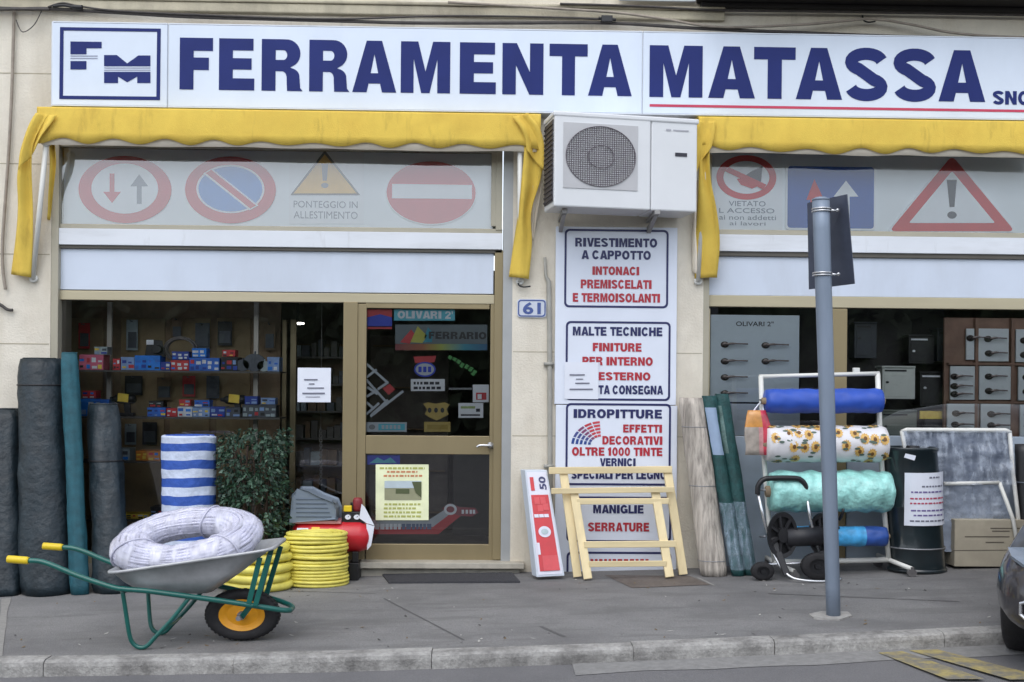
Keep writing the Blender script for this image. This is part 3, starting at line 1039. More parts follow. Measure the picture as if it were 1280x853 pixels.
mb.poly([ell(933, 222, 29, 20.5, YB - 0.003)], 1)
mb.poly([pp([(925, 224), (940, 214), (953, 208), (951, 232), (938, 233), (928, 229)], YB - 0.006)], 2)
mb.poly([pp([(921, 224), (930, 222), (937, 228), (950, 232), (940, 236), (926, 231)], YB - 0.009)], 0)
mb.poly([pp([(906, 214), (911, 209), (958, 231), (954, 237)], YB - 0.012)], 0)
mb.text('VIETATO', 911, 251.5, 957, 258, YB - 0.002, 3, 0.0)
mb.text('L ACCESSO', 899, 260.5, 968, 266.5, YB - 0.002, 3, 0.0)
mb.text('ai non addetti', 899, 269, 970, 275, YB - 0.002, 3, 0.0)
mb.text('ai lavori', 912, 277, 957, 282, YB - 0.002, 3, 0.0)
rsign(mb, [RRED, WPR, DKPR, FGREY], 'sheet with a red prohibition ring over VIETATO L ACCESSO', 933, 240)
mb = MB()
mb.prism(rrect(982, 206, 1095, 288, 5, YB), (0, 0.012, 0), 1)
mb.poly([rrect(984.5, 208.5, 1092.5, 285.5, 4, YB - 0.003)], 0)
ppoly(mb, [(1052, 275), (1062, 275), (1062, 246), (1073, 246), (1057.5, 226), (1042, 246), (1052, 246)], 1, 2)
ppoly(mb, [(1013, 275), (1024, 275), (1024, 250), (1030, 250), (1018, 224), (1008, 250), (1013, 250)], 2, 2)
rsign(mb, [DBLUE, WPR, RRED], 'blue rectangular sign with a white arrow and a red arrow', 1038, 247)
mb = MB()
def tri3(a, b, c, r, Y):
    out = []
    pts = [Vector((*a, 0)), Vector((*b, 0)), Vector((*c, 0))]
    for i in range(3):
        p, q, s_ = pts[i - 1], pts[i], pts[(i + 1) % 3]
        d1, d2 = (p - q).normalized(), (s_ - q).normalized()
        for k in range(5):
            u = k / 4
            w = q + d1 * r * (1 - u) ** 2 + d2 * r * u ** 2
            out.append(P(w.x, w.y, Y))
    return out
mb.prism(tri3((1190, 192), (1272, 291), (1108, 291), 9, YB), (0, 0.012, 0), 1)
mb.poly([tri3((1190, 194.5), (1268.5, 289.3), (1111.5, 289.3), 8, YB - 0.003)], 0)
mb.poly([tri3((1190, 214), (1244, 279), (1136, 279), 3, YB - 0.006)], 1)
mb.poly([pp([(1183.5, 225), (1196, 225), (1193, 259), (1187, 259)], YB - 0.009)], 2)
mb.poly([ell(1190, 269, 6, 4.6, YB - 0.009, 20)], 2)
rsign(mb, [RRED, WPR, DKPR], 'white warning triangle with thick red border and exclamation mark', 1190, 250)

# ================================================================== AIR CONDITIONER
Yc = -0.60
ac = thing('air_conditioner', 'white outdoor air conditioner unit hung above the white text board', 'air conditioner', P(775, 262, -0.3))
ang = math.radians(10)
AT = Vector((P(693, 200, Yc).x, Yc, 0))
aw = (P(872, 200, Yc + 0.2).x - AT.x) / math.cos(ang)
az0, az1 = P(780, 259, Yc).z, P(780, 141, Yc).z
def acp(u, v, w):
    """u along the front 0..1, v depth, w height 0..1"""
    x, y = u * aw, v
    return Vector((AT.x + x * math.cos(ang) - y * math.sin(ang), AT.y + x * math.sin(ang) + y * math.cos(ang), az0 + w * (az1 - az0)))
def acbox(mb, u0, u1, v0, v1, w0, w1, mi=0):
    f = [acp(u0, v0, w0), acp(u1, v0, w0), acp(u1, v0, w1), acp(u0, v0, w1)]
    k = [acp(u0, v1, w0), acp(u1, v1, w0), acp(u1, v1, w1), acp(u0, v1, w1)]
    mb.hexa(f, k, mi)
mb = MB()
acbox(mb, 0, 0.668, 0, 0.34, 0, 1)
acbox(mb, 0.672, 1, 0.004, 0.34, 0, 1)
acbox(mb, -0.01, 1.01, -0.006, 0.345, 0.955, 1.012)
body = mk('casing', mb, ACW, ac, bevel=0.012)
mb = MB()
acbox(mb, -0.006, -0.002, 0.03, 0.31, 0.06, 0.93)
for i in range(16):
    acbox(mb, -0.012, -0.006, 0.03, 0.31, 0.08 + i * 0.053, 0.10 + i * 0.053)
mk('side_coil', mb, mat('coil_dark', S(62, 60, 66), 0.6, 0.15, 8), ac)
mb = MB()
gx0, gx1, gy0, gy1 = 0.06, 0.575, 0.20, 0.895
fo = [acp(u, -0.006, w) for u, w in ((gx0, gy0), (gx1, gy0), (gx1, gy1), (gx0, gy1))]
cu, cw = (gx0 + gx1) / 2, (gy0 + gy1) / 2
hole = [acp(cu + 0.243 * math.cos(a), -0.006, cw + 0.322 * math.sin(a)) for a in [2 * PI * i / 40 for i in range(40)]]
mb.poly([fo, hole])
for i in range(4):
    a, b = fo[i], fo[(i + 1) % 4]
    mb.quad(a, b, b + Vector((0, 0.006, 0)), a + Vector((0, 0.006, 0)))
hb = [p + Vector((0, 0.05, 0)) for p in hole]
for i in range(40):
    j = (i + 1) % 40
    mb.quad(hole[i], hole[j], hb[j], hb[i])
mk('grille_surround', mb, mat('grille_frame', S(184, 184, 186), 0.45, 0.04, 4), ac)
mb = MB()
mb.poly([[p + Vector((0, -0.03, 0)) for p in hb]])
mk('fan_recess', mb, mat('fan_dark', S(70, 66, 72), 0.6, 0.1, 5), ac)
mb = MB()
for k in range(-15, 16):
    q = k / 15.5
    h = math.sqrt(1 - q * q)
    mb.tube([acp(cu + .241 * q, -.008, cw - .320 * h), acp(cu + .241 * q, -.008, cw + .320 * h)], 0.0026, 4)
    if abs(k) < 14:
        q = k / 14
        h = math.sqrt(1 - q * q)
        mb.tube([acp(cu - .241 * h, -.011, cw + .320 * q), acp(cu + .241 * h, -.011, cw + .320 * q)], 0.0026, 4)
for k in (3, 8):
    q = k / 8
    mb.tube([acp(cu + 0.241 * q * math.cos(a), -0.012, cw + 0.320 * q * math.sin(a)) for a in [2 * PI * i / 40 for i in range(40)]], 0.0034, 5, 0, closed=True)
mk('fan_grille', mb, ACG, ac)
mb = MB()
def acquad(u0, u1, w0, w1, v, mi):
    mb.quad(acp(u0, v, w0), acp(u1, v, w0), acp(u1, v, w1), acp(u0, v, w1), mi)
acquad(0.84, 0.925, 0.595, 0.635, -0.0005, 0)
mk('badge', mb, INKD, ac)
mb = MB()
acquad(0.775, 0.81, 0.865, 0.885, -0.0005, 1)
acquad(0.825, 0.935, 0.868, 0.882, -0.0005, 1)
mk('badge', mb, [INKD, mat('pale_badge', S(168, 168, 176), 0.5, 0.05, 5)], ac)
for xpx in (706, 822):
    mb = MB()
    b0 = P(xpx, 263, -0.50)
    zb_ = az0 - 0.004
    X = b0.x
    mb.box(X - 0.02, X + 0.02, Yc + 0.10, -0.002, zb_ - 0.03, zb_)
    mb.hexa([(X - 0.016, -0.42, zb_ - 0.035), (X + 0.016, -0.42, zb_ - 0.035), (X + 0.016, -0.42, zb_ - 0.031), (X - 0.016, -0.42, zb_ - 0.031)],
            [(X - 0.016, -0.04, zb_ - 0.12), (X + 0.016, -0.04, zb_ - 0.12), (X + 0.016, -0.04, zb_ - 0.07), (X - 0.016, -0.04, zb_ - 0.07)])
    mk('wall_bracket', mb, mat('bracket_steel', S(150, 148, 146), 0.5, 0.1, 8, metal=0.2), ac)

# ================================================================== TEXT BOARD ON THE PILLAR
bd = thing('text_board', 'tall white advertising board with navy and red words on the pillar', 'sign board', P(768, 716, -0.02))
YBD = -0.035
mb = MB()
mb.pbox(694, 284, 846, 506, YBD, 0.03)
mb.pbox(694, 507, 846, 717, YBD, 0.03)
brd = mk('panel', mb, mat('board_white', S(224, 230, 242), 0.4, 0.03, 2), bd, bevel=0.004)
mb = MB()
YQ = YBD - 0.003
def outline(x0, y0, x1, y1, w=2.6, r=6):
    mb.poly([rrect(x0, y0, x1, y1, r, YQ), rrect(x0 + w, y0 + w, x1 - w, y1 - w, r - 2, YQ)], 0)
outline(705.5, 287, 835.5, 385)
outline(707, 402, 838, 501)
outline(707, 504.5, 838.5, 607)
outline(708, 621, 839, 678)
outline(708, 690, 839, 735)
T_ = lambda s, x0, y0, x1, y1, mi: mb.text(s, x0, y0, x1, y1, YQ - 0.001, mi, 'block')
T_('RIVESTIMENTO', 719, 298, 821.5, 309, 0)
T_('A CAPPOTTO', 727, 313.5, 813.5, 324.5, 0)
T_('INTONACI', 740.5, 333.5, 799, 344, 1)
T_('PREMISCELATI', 726, 350, 814.5, 361, 1)
T_('E TERMOISOLANTI', 716, 367, 825, 378, 1)
T_('MALTE TECNICHE', 716, 409, 828, 420, 0)
T_('FINITURE', 741, 429, 802, 439.5, 1)
T_('PER INTERNO', 728, 446.5, 816, 457, 1)
T_('ED ESTERNO', 726, 465.5, 813, 475.5, 1)
T_('PRONTA CONSEGNA', 716, 482, 829, 493, 0)
T_('IDROPITTURE', 717, 512, 827.5, 523, 0)
T_('EFFETTI', 779, 531, 827.5, 541, 1)
T_('DECORATIVI', 753, 545.5, 828, 556, 1)
T_('OLTRE 1000 TINTE', 715, 559.5, 828, 570, 1)
T_('VERNICI', 750, 573, 794.5, 583, 0)
T_('SPECIALI PER LEGNO', 714, 588, 833, 599, 0)
T_('MANIGLIE', 741.5, 631.5, 804.5, 642, 0)
T_('SERRATURE', 735, 653.5, 811.5, 664.5, 1)
cols = [S(40, 70, 140), S(70, 80, 140), S(130, 70, 110), S(190, 60, 70), S(200, 70, 80)]
am = [mat('fan_arc_%s' % 'abcde'[i], c, 0.5, 0.05, 4) for i, c in enumerate(cols)]
for k in range(5):
    ro = 38 - k * 5.2
    for q in range(5):
        a0, a1 = 176 - q * 17, 176 - (q + 1) * 17 + 2.5
        o_ = [P(752 + ro * math.cos(math.radians(a)), 557 - ro * 0.80 * math.sin(math.radians(a)), YQ) for a in [a0 + (a1 - a0) * i / 4 for i in range(5)]]
        ri = ro - 3.3
        i_ = [P(752 + ri * math.cos(math.radians(a)), 557 - ri * 0.80 * math.sin(math.radians(a)), YQ) for a in [a0 + (a1 - a0) * i / 4 for i in range(5)]]
        mb.poly([o_ + i_[::-1]], 2 + q)
rr_ = random.Random(4)
xx = 738
while xx < 812:
    w = rr_.uniform(3, 6)
    mb.poly([pp([(xx, 699), (xx + w, 699), (xx + w, 703), (xx, 703)], YQ)], 1)
    xx += w + 2
mk('lettering', mb, [NAVYT, CRIM] + am, brd)

# taped notices
def notice(x0, y0, x1, y1, Y, lines, label, tilt=0):
    mb = MB()
    X0, X1, Z0, Z1 = RC(x0, y0, x1, y1, Y)
    n = 6
    rg = []
    for i in range(n + 1):
        u = i / n
        rg.append([(X0 + (X1 - X0) * v / n + tilt * (u - .5) * 0.01, Y - 0.004 * abs(nz((u * 2, v * .3, x0), 1)) - 0.0005, Z0 + (Z1 - Z0) * u) for v in range(n + 1)])
    mb.rings(rg, 0, False, False, closed=False)
    for (a, b, c, d) in lines:
        mb.poly([pp([(a, c), (b, c), (b, d), (a, d)], Y - 0.007)], 1)
    o = mk('paper_notice', mb, [PAPER, INK], loc=P((x0 + x1) / 2, y1, Y), smooth=False)
    return tag(o, label, 'notice', 'white paper notices')
notice(372, 460, 413.5, 503, 0.075, [(380, 397, 474, 475.6), (386, 393, 479.5, 480.8), (384, 405, 484.5, 486), (378, 406, 491, 492.8), (382, 400, 496, 496.8)], 'white paper notice taped inside the left window near the door')
notice(705.5, 453, 748, 499, -0.043, [(712, 731, 468, 469.6), (720, 729, 473.5, 474.7), (719, 737, 478.5, 480), (712, 741, 486, 487.6)], 'white paper notice taped over the middle of the pillar board')

# house number tile
t = thing('house_number', 'small white ceramic tile with blue number 61 on the pillar', 'number tile', P(664, 397, -0.01))
mb = MB()
mb.prism(rrect(646.5, 374, 683, 397, 4, -0.014), (0, 0.012, 0), 0)
tile = mk('tile', mb, mat('ceramic_white', S(206, 212, 224), 0.2, 0.03, 4), t, bevel=0.002)
mb = MB()
mb.poly([rrect(647.5, 375, 682, 396, 4, -0.017), rrect(649, 376.5, 680.5, 394.5, 3, -0.017)])
mb.text('61', 653.5, 378, 676, 393, -0.017, 0, 0.03)
mk('numerals', mb, mat('cobalt_glaze', S(74, 92, 150), 0.25, 0.1, 8), tile)
# conduit on the pillar
mb = MB()
mb.tube([P(681, 322, -0.02), P(682, 345, -0.022), P(686, 352, -0.022), P(687, 420, -0.022), P(687.5, 560, -0.022), P(688, 716, -0.022)], [0.012, 0.012, 0.02, 0.02, 0.02, 0.02], 10)
for yy in (455, 583):
    mb.pbox(680, yy - 2, 692, yy + 2, -0.045, 0.044)
o = mk('conduit_pipe', mb, mat('grey_conduit', S(160, 158, 150), 0.6, 0.1, 8), smooth=True, loc=P(687, 716, -0.02))
tag(o, 'pale grey conduit pipe clipped to the pillar beside the board', 'pipe')

# cables
CAB = mat('dark_cable', S(70, 66, 64), 0.7, 0.2, 10)
CABL = mat('pale_cable', S(150, 140, 128), 0.7, 0.15, 10)
def cable(pts, r, mt, label, Y=-0.03):
    w = [P(x, y, Y + (q[0] if q else 0)) for x, y, *q in pts]
    mb = MB()
    mb.tube(cr(w, 8), r, 7)
    o = mk('cable', mb, mt, smooth=True, loc=w[0])
    tag(o, label, 'cable', 'cables clipped to the facade')
YK = -0.075
cable([(-60, 8), (20, 11), (60, 11), (130, 15), (230, 21), (330, 24), (440, 27), (520, 29), (640, 29), (760, 29), (880, 36), (1000, 41), (1130, 46), (1330, 50)], 0.014, CAB, 'thick dark cable running level just above the whole sign', YK)
cable([(60, 9), (78, 4), (100, 8), (150, 14), (280, 20), (420, 24), (560, 20), (700, 22), (752, 24)], 0.008, CAB, 'thin dark cable looping above the emblem end of the sign', YK - 0.02)
cable([(560, 3), (680, 10), (770, 16), (830, 24), (900, 34), (1000, 31), (1060, 26), (1092, 24), (1140, 31), (1190, 41), (1250, 46), (1330, 48)], 0.011, CABL, 'pale cable rising to a hook above the last letters', YK - 0.03)
cable([(700, 5), (800, 8), (900, 13), (1050, 15), (1330, 20)], 0.010, CAB, 'dark cable tight under the balcony', YK)
cable([(-60, 14), (10, 12), (40, 12), (62, 12)], 0.010, CAB, 'short dark cable coming in from the left edge to the sign', YK - 0.02)
cable([(19, -40), (17, 40), (15, 110), (11, 190), (6, 260), (3, 310), (4, 340), (7, 362)], 0.013, CABL, 'weathered cable hanging down the wall left of the awning', -0.03)
cable([(-20, 372), (0, 381), (9, 387), (16, 388)], 0.013, CAB, 'short cable end poking out of the wall at the left edge', -0.03)
cable([(20, 25), (28, 40), (42, 32), (52, 14)], 0.004, CAB, 'hair thin loop of wire dangling at the upper left corner', -0.05)
mb = MB()
mb.pbox(752, 19, 766, 27, -0.13, 0.05)
mb.tube([P(748, 23, -.1), P(770, 25, -.1)], 0.014, 8)
tag(mk('junction_box', mb, BLK, bevel=0.004, loc=P(759, 27, -.1)), 'small black cable junction box above the end of the long word', 'junction box')
mb = MB()
mb.tube(cr([P(66, 8, -.1), P(80, 7, -.1), P(92, 9, -.11), P(103, 9.5, -.11)]), [0.012] * 12 + [0.02] * 7, 8)
tag(mk('cable_joint', mb, BLK, smooth=True, loc=P(85, 10, -.1)), 'black taped cable joint above the square emblem', 'cable joint')
# hooks below the awning ends
for xp, yp, lab in ((655, 357, 'small black wall hook under the awning end by the number tile'), (1086, 26, 'small black hook holding the pale cable above the last letters')):
    mb = MB()
    mb.tube(cr([P(xp - 8, yp - 6, -.002), P(xp - 6, yp, -.05), P(xp, yp + 2, -.06), P(xp + 8, yp + 1, -.05)]), 0.007, 6)
    tag(mk('wall_hook', mb, BLK, smooth=True, loc=P(xp, yp, 0)), lab, 'hook')

# ================================================================== DOOR STICKERS (parts of the door)
YD = 0.046
def sticker(fn, mats):
    mb = MB()
    fn(mb)
    return mk('sticker', mb, mats, dr)
def sq(mb, x0, y0, x1, y1, mi, lift=0):
    mb.poly([pp([(x0, y0), (x1, y0), (x1, y1), (x0, y1)], YD + 0.0480 - 0.002 * lift)], mi)
def tx(mb, s_, x0, y0, x1, y1, mi, lift=1, b=0.02):
    mb.text(s_, x0, y0, x1, y1, YD + 0.0480 - 0.002 * lift, mi, b)
c_ = lambda n_, *rgb: mat(n_, S(*rgb), 0.5, 0.08, 6)
s1 = c_('sticker_red', 180, 48, 56)
s2 = c_('sticker_blue', 38, 60, 180)
s3 = c_('sticker_cyan', 84, 176, 196)
s4 = c_('sticker_white', 214, 218, 224)
s5 = c_('sticker_grey', 120, 124, 128)
s6 = c_('sticker_green', 66, 140, 70)
s7 = c_('sticker_olive', 168, 146, 76)
s8 = c_('sticker_dark', 34, 34, 40)
s9 = c_('sticker_silver', 168, 176, 184)
def f(mb):
    sq(mb, 459, 387, 490, 397, 0)
    mb.poly([pp([(459, 397), (475, 393), (490, 397), (490, 408), (459, 408)], YD + 0.0455)], 1)
    sq(mb, 459, 409, 490, 411.5, 0)
sticker(f, [s1, s2])
def f(mb):
    sq(mb, 492.5, 387, 568.5, 401, 0)
    tx(mb, 'OLIVARI 2"', 497, 389, 566, 398.5, 1, 1, 'block')
sticker(f, [s3, s4])
def grad(nm, stops):
    mt = mat(nm, (0.2, 0.2, 0.2), 0.5)
    n, l = mt.node_tree.nodes, mt.node_tree.links
    b = n["Principled BSDF"]
    tc = n.new("ShaderNodeTexCoord")
    sp = n.new("ShaderNodeSeparateXYZ")
    l.new(tc.outputs['Generated'], sp.inputs[0])
    rp = n.new("ShaderNodeValToRGB")
    els = rp.color_ramp.elements
    els[0].position, els[0].color = stops[0][0], (*stops[0][1], 1)
    els[1].position, els[1].color = stops[-1][0], (*stops[-1][1], 1)
    for pos, c in stops[1:-1]:
        e = els.new(pos)
        e.color = (*c, 1)
    l.new(sp.outputs[0], rp.inputs[0])
    l.new(rp.outputs[0], b.inputs['Base Color'])
    return mt
rain = grad('rainbow_band', [(0, S(120, 50, 60)), (0.3, S(150, 90, 60)), (0.5, S(150, 160, 70)), (0.75, S(50, 130, 150)), (1, S(40, 90, 130))])
def f(mb):
    sq(mb, 494, 406, 609, 430, 0)
    sq(mb, 494, 430.2, 609, 438, 1)
    mb.poly([pp([(500, 428), (514, 412), (520, 420), (512, 430)], YD + 0.0455)], 2)
    mb.poly([pp([(513, 428), (522, 408), (534, 420), (528, 429)], YD + 0.0455)], 3)
    mb.poly([pp([(528, 428), (535, 409), (541, 416), (540, 428)], YD + 0.0455)], 4)
    tx(mb, 'FERRARIO', 536, 415, 608, 424, 5, 2, 'block')
sticker(f, [c_('sticker_slate', 92, 104, 110), rain, s1, c_('sticker_lime', 170, 170, 70), c_('sticker_teal', 40, 130, 150), s8])
def f(mb):
    mb.poly([pp([(517, 446), (545, 445), (543, 453), (519, 454)], YD + 0.0475)], 0)
    mb.poly([ell(531, 462, 13.5, 9.5, YD + 0.0465, 28)], 1)
    mb.poly([ell(531, 462, 11.5, 7.5, YD + 0.0445, 28)], 2)
    for x in (523, 529, 535):
        sq(mb, x, 458.5, x + 4, 465.5, 1, 3)
sticker(f, [s1, s2, s9])
def f(mb):
    A = [P(562, 443, YD + 0.0465), P(571, 443, YD + 0.0465), P(598, 467, YD + 0.0465), P(589, 468, YD + 0.0465)]
    tl, tr_, br, bl = A[0], P(599, 464, A[0].y), P(594, 470, A[0].y), P(560, 447, A[0].y)
    for k in range(7):
        u0, u1 = k / 7, (k + .78) / 7
        v0, v1 = (.1, .95) if k % 3 else (-.2, .8)
        mb.quad(bl.lerp(br, u0).lerp(tl.lerp(tr_, u0), v0), bl.lerp(br, u1).lerp(tl.lerp(tr_, u1), v0), bl.lerp(br, u1).lerp(tl.lerp(tr_, u1), v1), bl.lerp(br, u0).lerp(tl.lerp(tr_, u0), v1))
sticker(f, [s6])
def f(mb):
    sq(mb, 513.5, 474, 556, 489, 0)
    for y in (477.5, 483.5):
        x = 517
        while x < 550:
            w = rr_.uniform(2, 6)
            sq(mb, x, y, x + w, y + 3.4, 1, 1)
            x += w + 1.6
sticker(f, [s4, INKD])
def f(mb):
    sq(mb, 561, 485, 590, 487.4, 0)
sticker(f, [s5])
def f(mb):
    sq(mb, 591, 481, 611, 503, 0)
    sq(mb, 595, 491, 608, 500, 1, 1)
    sq(mb, 597, 493, 602, 499, 0, 2)
sticker(f, [s4, s1])
def f(mb):
    sq(mb, 573, 504, 604, 522.5, 0)
    sq(mb, 576, 508, 594, 511, 1, 1)
    sq(mb, 595, 511, 600, 515, 2, 1)
    sq(mb, 576, 518, 600, 520, 2, 1)
sticker(f, [s4, c_('sticker_pale_green', 150, 170, 110), INKD])
def f(mb):
    mb.poly([pp([(529, 505), (535, 503), (545, 505), (556, 503), (562, 506), (558, 512), (561, 518), (554, 522), (546, 526), (537, 522), (531, 518), (534, 512)], YD + 0.0475)], 0)
    sq(mb, 530, 527.5, 563, 540, 0)
    for x in (537, 545, 553):
        mb.poly([ell(x, 513, 2.4, 3.2, YD + 0.0455, 12)], 1)
    sq(mb, 534, 531, 560, 537, 2, 1)
sticker(f, [s7, s8, c_('sticker_mustard', 150, 128, 54)])
def f(mb):
    sq(mb, 458, 528, 508.5, 540, 0)
    sq(mb, 473, 530, 506, 538, 1, 1)
    for x in range(477, 502, 5):
        sq(mb, x, 531.5, x + 3.4, 536.5, 0, 2)
    mb.poly([ell(465, 534, 4, 3.2, YD + 0.0455, 14)], 2)
sticker(f, [s9, s3, s5])
def f(mb):
    def seg(a, b, w=3.0):
        (x0, y0), (x1, y1) = a, b
        d = math.hypot(x1 - x0, y1 - y0)
        nx_, ny_ = -(y1 - y0) / d * w / 2, (x1 - x0) / d * w / 2
        mb.poly([pp([(x0 + nx_, y0 + ny_), (x1 + nx_, y1 + ny_), (x1 - nx_, y1 - ny_), (x0 - nx_, y0 - ny_)], YD + 0.0475 - seg.k)], 0)
        seg.k += 0.0004
    seg.k = 0
    for a, b in (((458, 455), (485, 479)), ((458, 472), (471, 462)), ((458, 475), (484, 504)), ((459, 484), (472, 493)), ((472, 487), (485, 478)), ((458, 496), (472, 488)), ((458, 503), (466, 510)), ((463, 520), (485, 500)), ((458, 518), (474, 504)), ((463, 521), (504, 489))):
        seg(a, b)
    mb.poly([pp([(478, 486), (487, 480), (494, 487), (486, 494)], YD + 0.0415)], 1)
sticker(f, [s9, s1])
def f(mb):
    sq(mb, 459, 569, 500, 581, 0)
    mb.poly([pp([(462, 579), (472, 572), (480, 576), (488, 572), (496, 579)], YD + 0.0455)], 1)
sticker(f, [s2, s3])
def f(mb):
    sq(mb, 470, 580.5, 536, 650, 0)
    sq(mb, 481, 601, 527, 625, 1, 1)
    sq(mb, 481, 601, 527, 610, 2, 2)
    mb.poly([pp([(515, 602), (527, 602), (527, 622), (520, 616)], YD + 0.0415)], 3)
    sq(mb, 495, 611, 512, 617, 3, 2)
    tx(mb, 'GRANDE PROMOZIONE', 474, 583.5, 532, 587.5, 4, 1, 0.01) if False else None
    for y, x0, x1, mi in ((584, 475, 531, 4), (588.5, 484, 522, 5), (593.5, 480, 528, 5), (629, 481, 526, 4), (634, 480, 520, 4), (639, 480, 527, 4), (644, 480, 527, 4)):
        x = x0
        while x < x1:
            w = rr_.uniform(2, 6)
            sq(mb, x, y, min(x + w, x1), y + 2.4, mi, 1)
            x += w + 1.4
poster = sticker(f, [c_('poster_pale_yellow', 238, 242, 200), c_('poster_field', 150, 150, 120), c_('poster_sky', 190, 204, 210), c_('poster_green', 84, 92, 60), c_('poster_text_olive', 176, 180, 96), c_('poster_text_red', 206, 140, 100)])
poster.location.y = -0.026
def f(mb):
    mb.poly([pp([(466, 650), (536, 650), (558, 636), (566, 640), (541, 659), (466, 659)], YD + 0.0475)], 1)
    mb.poly([pp([(466, 659), (541, 659), (566, 640), (576, 645), (548, 668), (466, 668)], YD + 0.0470)], 0)
    mb.poly([pp([(552, 636), (562, 629), (574, 634), (594, 635), (598, 641), (590, 646), (574, 645), (562, 641)], YD + 0.0445)], 2)
    mb.poly([ell(563, 637, 8, 7, YD + 0.0425, 20), ell(563, 637, 5, 4, YD + 0.0425, 20)], 3)
    tx(mb, 'BLINDATE', 574, 637.5, 594, 642.5, 3, 3, 0.01) if False else None
    for x in (577, 582, 587, 591):
        sq(mb, x, 637.5, x + 3, 642.5, 3, 3)
    tx(mb, 'PORTONCINI', 469, 654.5, 539, 663, 4, 2, 0.0) if False else None
    x = 469
    while x < 536:
        w = rr_.uniform(3, 6)
        sq(mb, x, 655, x + w, 662, 3 if x < 500 else 4, 2)
        x += w + 1.3
sticker(f, [s1, s9, c_('sticker_maroon', 136, 62, 72), s4, c_('sticker_steelblue', 88, 104, 136)])

# ================================================================== LEFT WINDOW DISPLAY
UPR = mat('shelf_upright', S(196, 190, 180), 0.4, 0.05, 5, metal=0.2)
for i, (xp, lab) in enumerate(((135.5, 'pale shelf upright in the left window behind the pink carton'), (319, 'pale shelf upright in the left window behind the grey hardware'))):
    mb = MB()
    mb.pbox(xp - 3, 378, xp + 3, 700, 0.62, 0.03)
    tag(mk('shelf_upright', mb, UPR, bevel=0.003, loc=P(xp, 700, 0.63)), lab, 'shelf upright', 'shelf uprights in the left window')
SHG = mat('shelf_board', S(96, 92, 88), 0.35, 0.1, 6)
SH = {}
for yy, lab in ((463.5, 'dark shelf at eye level in the left window under blue cartons'), (521.5, 'dark shelf in the left window under the row of small cartons'), (577, 'dark shelf in the left window with the orange carton'), (650, 'lowest dark shelf in the left window behind the wheelbarrow load')):
    mb = MB()
    X0, X1, Z0, Z1 = RC(92, yy, 350, yy + 1.8, 0.32)
    mb.box(X0, X1, 0.32, 0.61, Z0, Z1)
    mb.box(X0, X1, 0.315, 0.3185, Z0 - 0.004, Z1)
    tag(mk('shelf', mb, SHG, bevel=0.002, loc=P(220, yy, .4)), lab, 'shelf', 'shelves in the left window')
    SH[yy] = Z1
PC = {k: mat('carton_' + k, S(*v, 1.3 if k not in ('black', 'slate', 'tan') else 1), 0.5, 0.15, 14) for k, v in dict(pink=(196, 96, 122), grey=(150, 164, 168), red=(186, 50, 58), blue=(46, 104, 196), bright=(28, 120, 214), deep=(34, 60, 150), white=(206, 210, 218), black=(34, 34, 40), pale=(124, 152, 196), orange=(196, 120, 40), yellow=(226, 190, 70), tan=(120, 96, 70), slate=(84, 90, 100)).items()}
def carton(x0, x1, y0, shelf, main, lab, band=None, Y=0.36, dep=0.16, spot=None):
    yq = shelf if not isinstance(shelf, str) else y0
    X0, X1 = P(x0, yq, Y).x, P(x1, yq, Y).x
    Z0 = SH[shelf] + 0.001 if shelf in SH else shelf
    Z1 = P((x0 + x1) / 2, y0, Y).z
    mb = MB()
    mb.box(X0, X1, Y, Y + dep, Z0, Z1)
    h = Z1 - Z0
    mb.box(X0 - 0.002, X1 + 0.002, Y - 0.002, Y + dep + 0.002, Z1 - h * 0.16, Z1 + 0.003)
    o = mk('product_carton', mb, PC[main], bevel=0.003, loc=((X0 + X1) / 2, Y + dep / 2, Z0))
    tag(o, lab, 'carton', 'cartons on the left window shelves')
    if band:
        mb = MB()
        rc_ = random.Random(int(x0 * 7 + y0))
        keys = [band, 'white', 'pale', 'red', 'deep', 'bright', 'black', 'yellow']
        mats_ = [PC[k] for k in keys]
        W_ = X1 - X0
        cells = max(2, int(W_ / 0.045))
        for q in range(cells):
            for r_ in range(2):
                a0 = X0 + W_ * (q + rc_.uniform(.05, .25)) / cells
                a1 = X0 + W_ * (q + rc_.uniform(.6, .98)) / cells
                z0_ = Z0 + h * (.06 + .42 * r_ + rc_.uniform(0, .12))
                z1__ = z0_ + h * rc_.uniform(.12, .32)
                yy_ = Y - .002 - .0004 * (q % 2)
                mb.quad((a0, yy_, z0_), (a1, yy_, z0_), (a1, yy_, z1__), (a0, yy_, z1__), 0 if rc_.random() < .35 else rc_.randrange(len(mats_)))
        mk('printed_label', mb, mats_, o)
    return o
U, Lw, L3, L4 = 463.5, 521.5, 577, 650
carton(99, 129, 444, U, 'pink', 'pink and white carton at the left end of the upper shelf', 'white')
carton(141, 150, 449, U, 'red', 'narrow red carton just right of the first upright', 'white')
carton(151, 168, 447, U, 'pale', 'pale blue carton between the narrow red carton and bright blue carton', 'blue')
carton(168.5, 200, 445, U, 'bright', 'large bright blue carton on the upper shelf', 'blue')
carton(200.5, 213, 453, U, 'deep', 'small deep blue carton right of the bright blue carton', 'red')
carton(213.5, 236, 451, U, 'red', 'red and white carton under the coiled flex', 'white')
carton(236.5, 274, 448, U, 'blue', 'wide blue and white carton near the centre of upper shelf', 'white')
carton(276, 297, 447, U, 'black', 'black carton right of the wide blue and white carton', 'deep')
carton(334, 349, 447, U, 'pale', 'pale blue carton at the right end of the upper shelf', 'blue')
carton(101, 118, 499, Lw, 'bright', 'bright blue blister pack at the left end of the lower shelf', 'white')
carton(118.5, 136, 500, Lw, 'blue', 'mid blue carton beside the first upright on the lower shelf', 'pale')
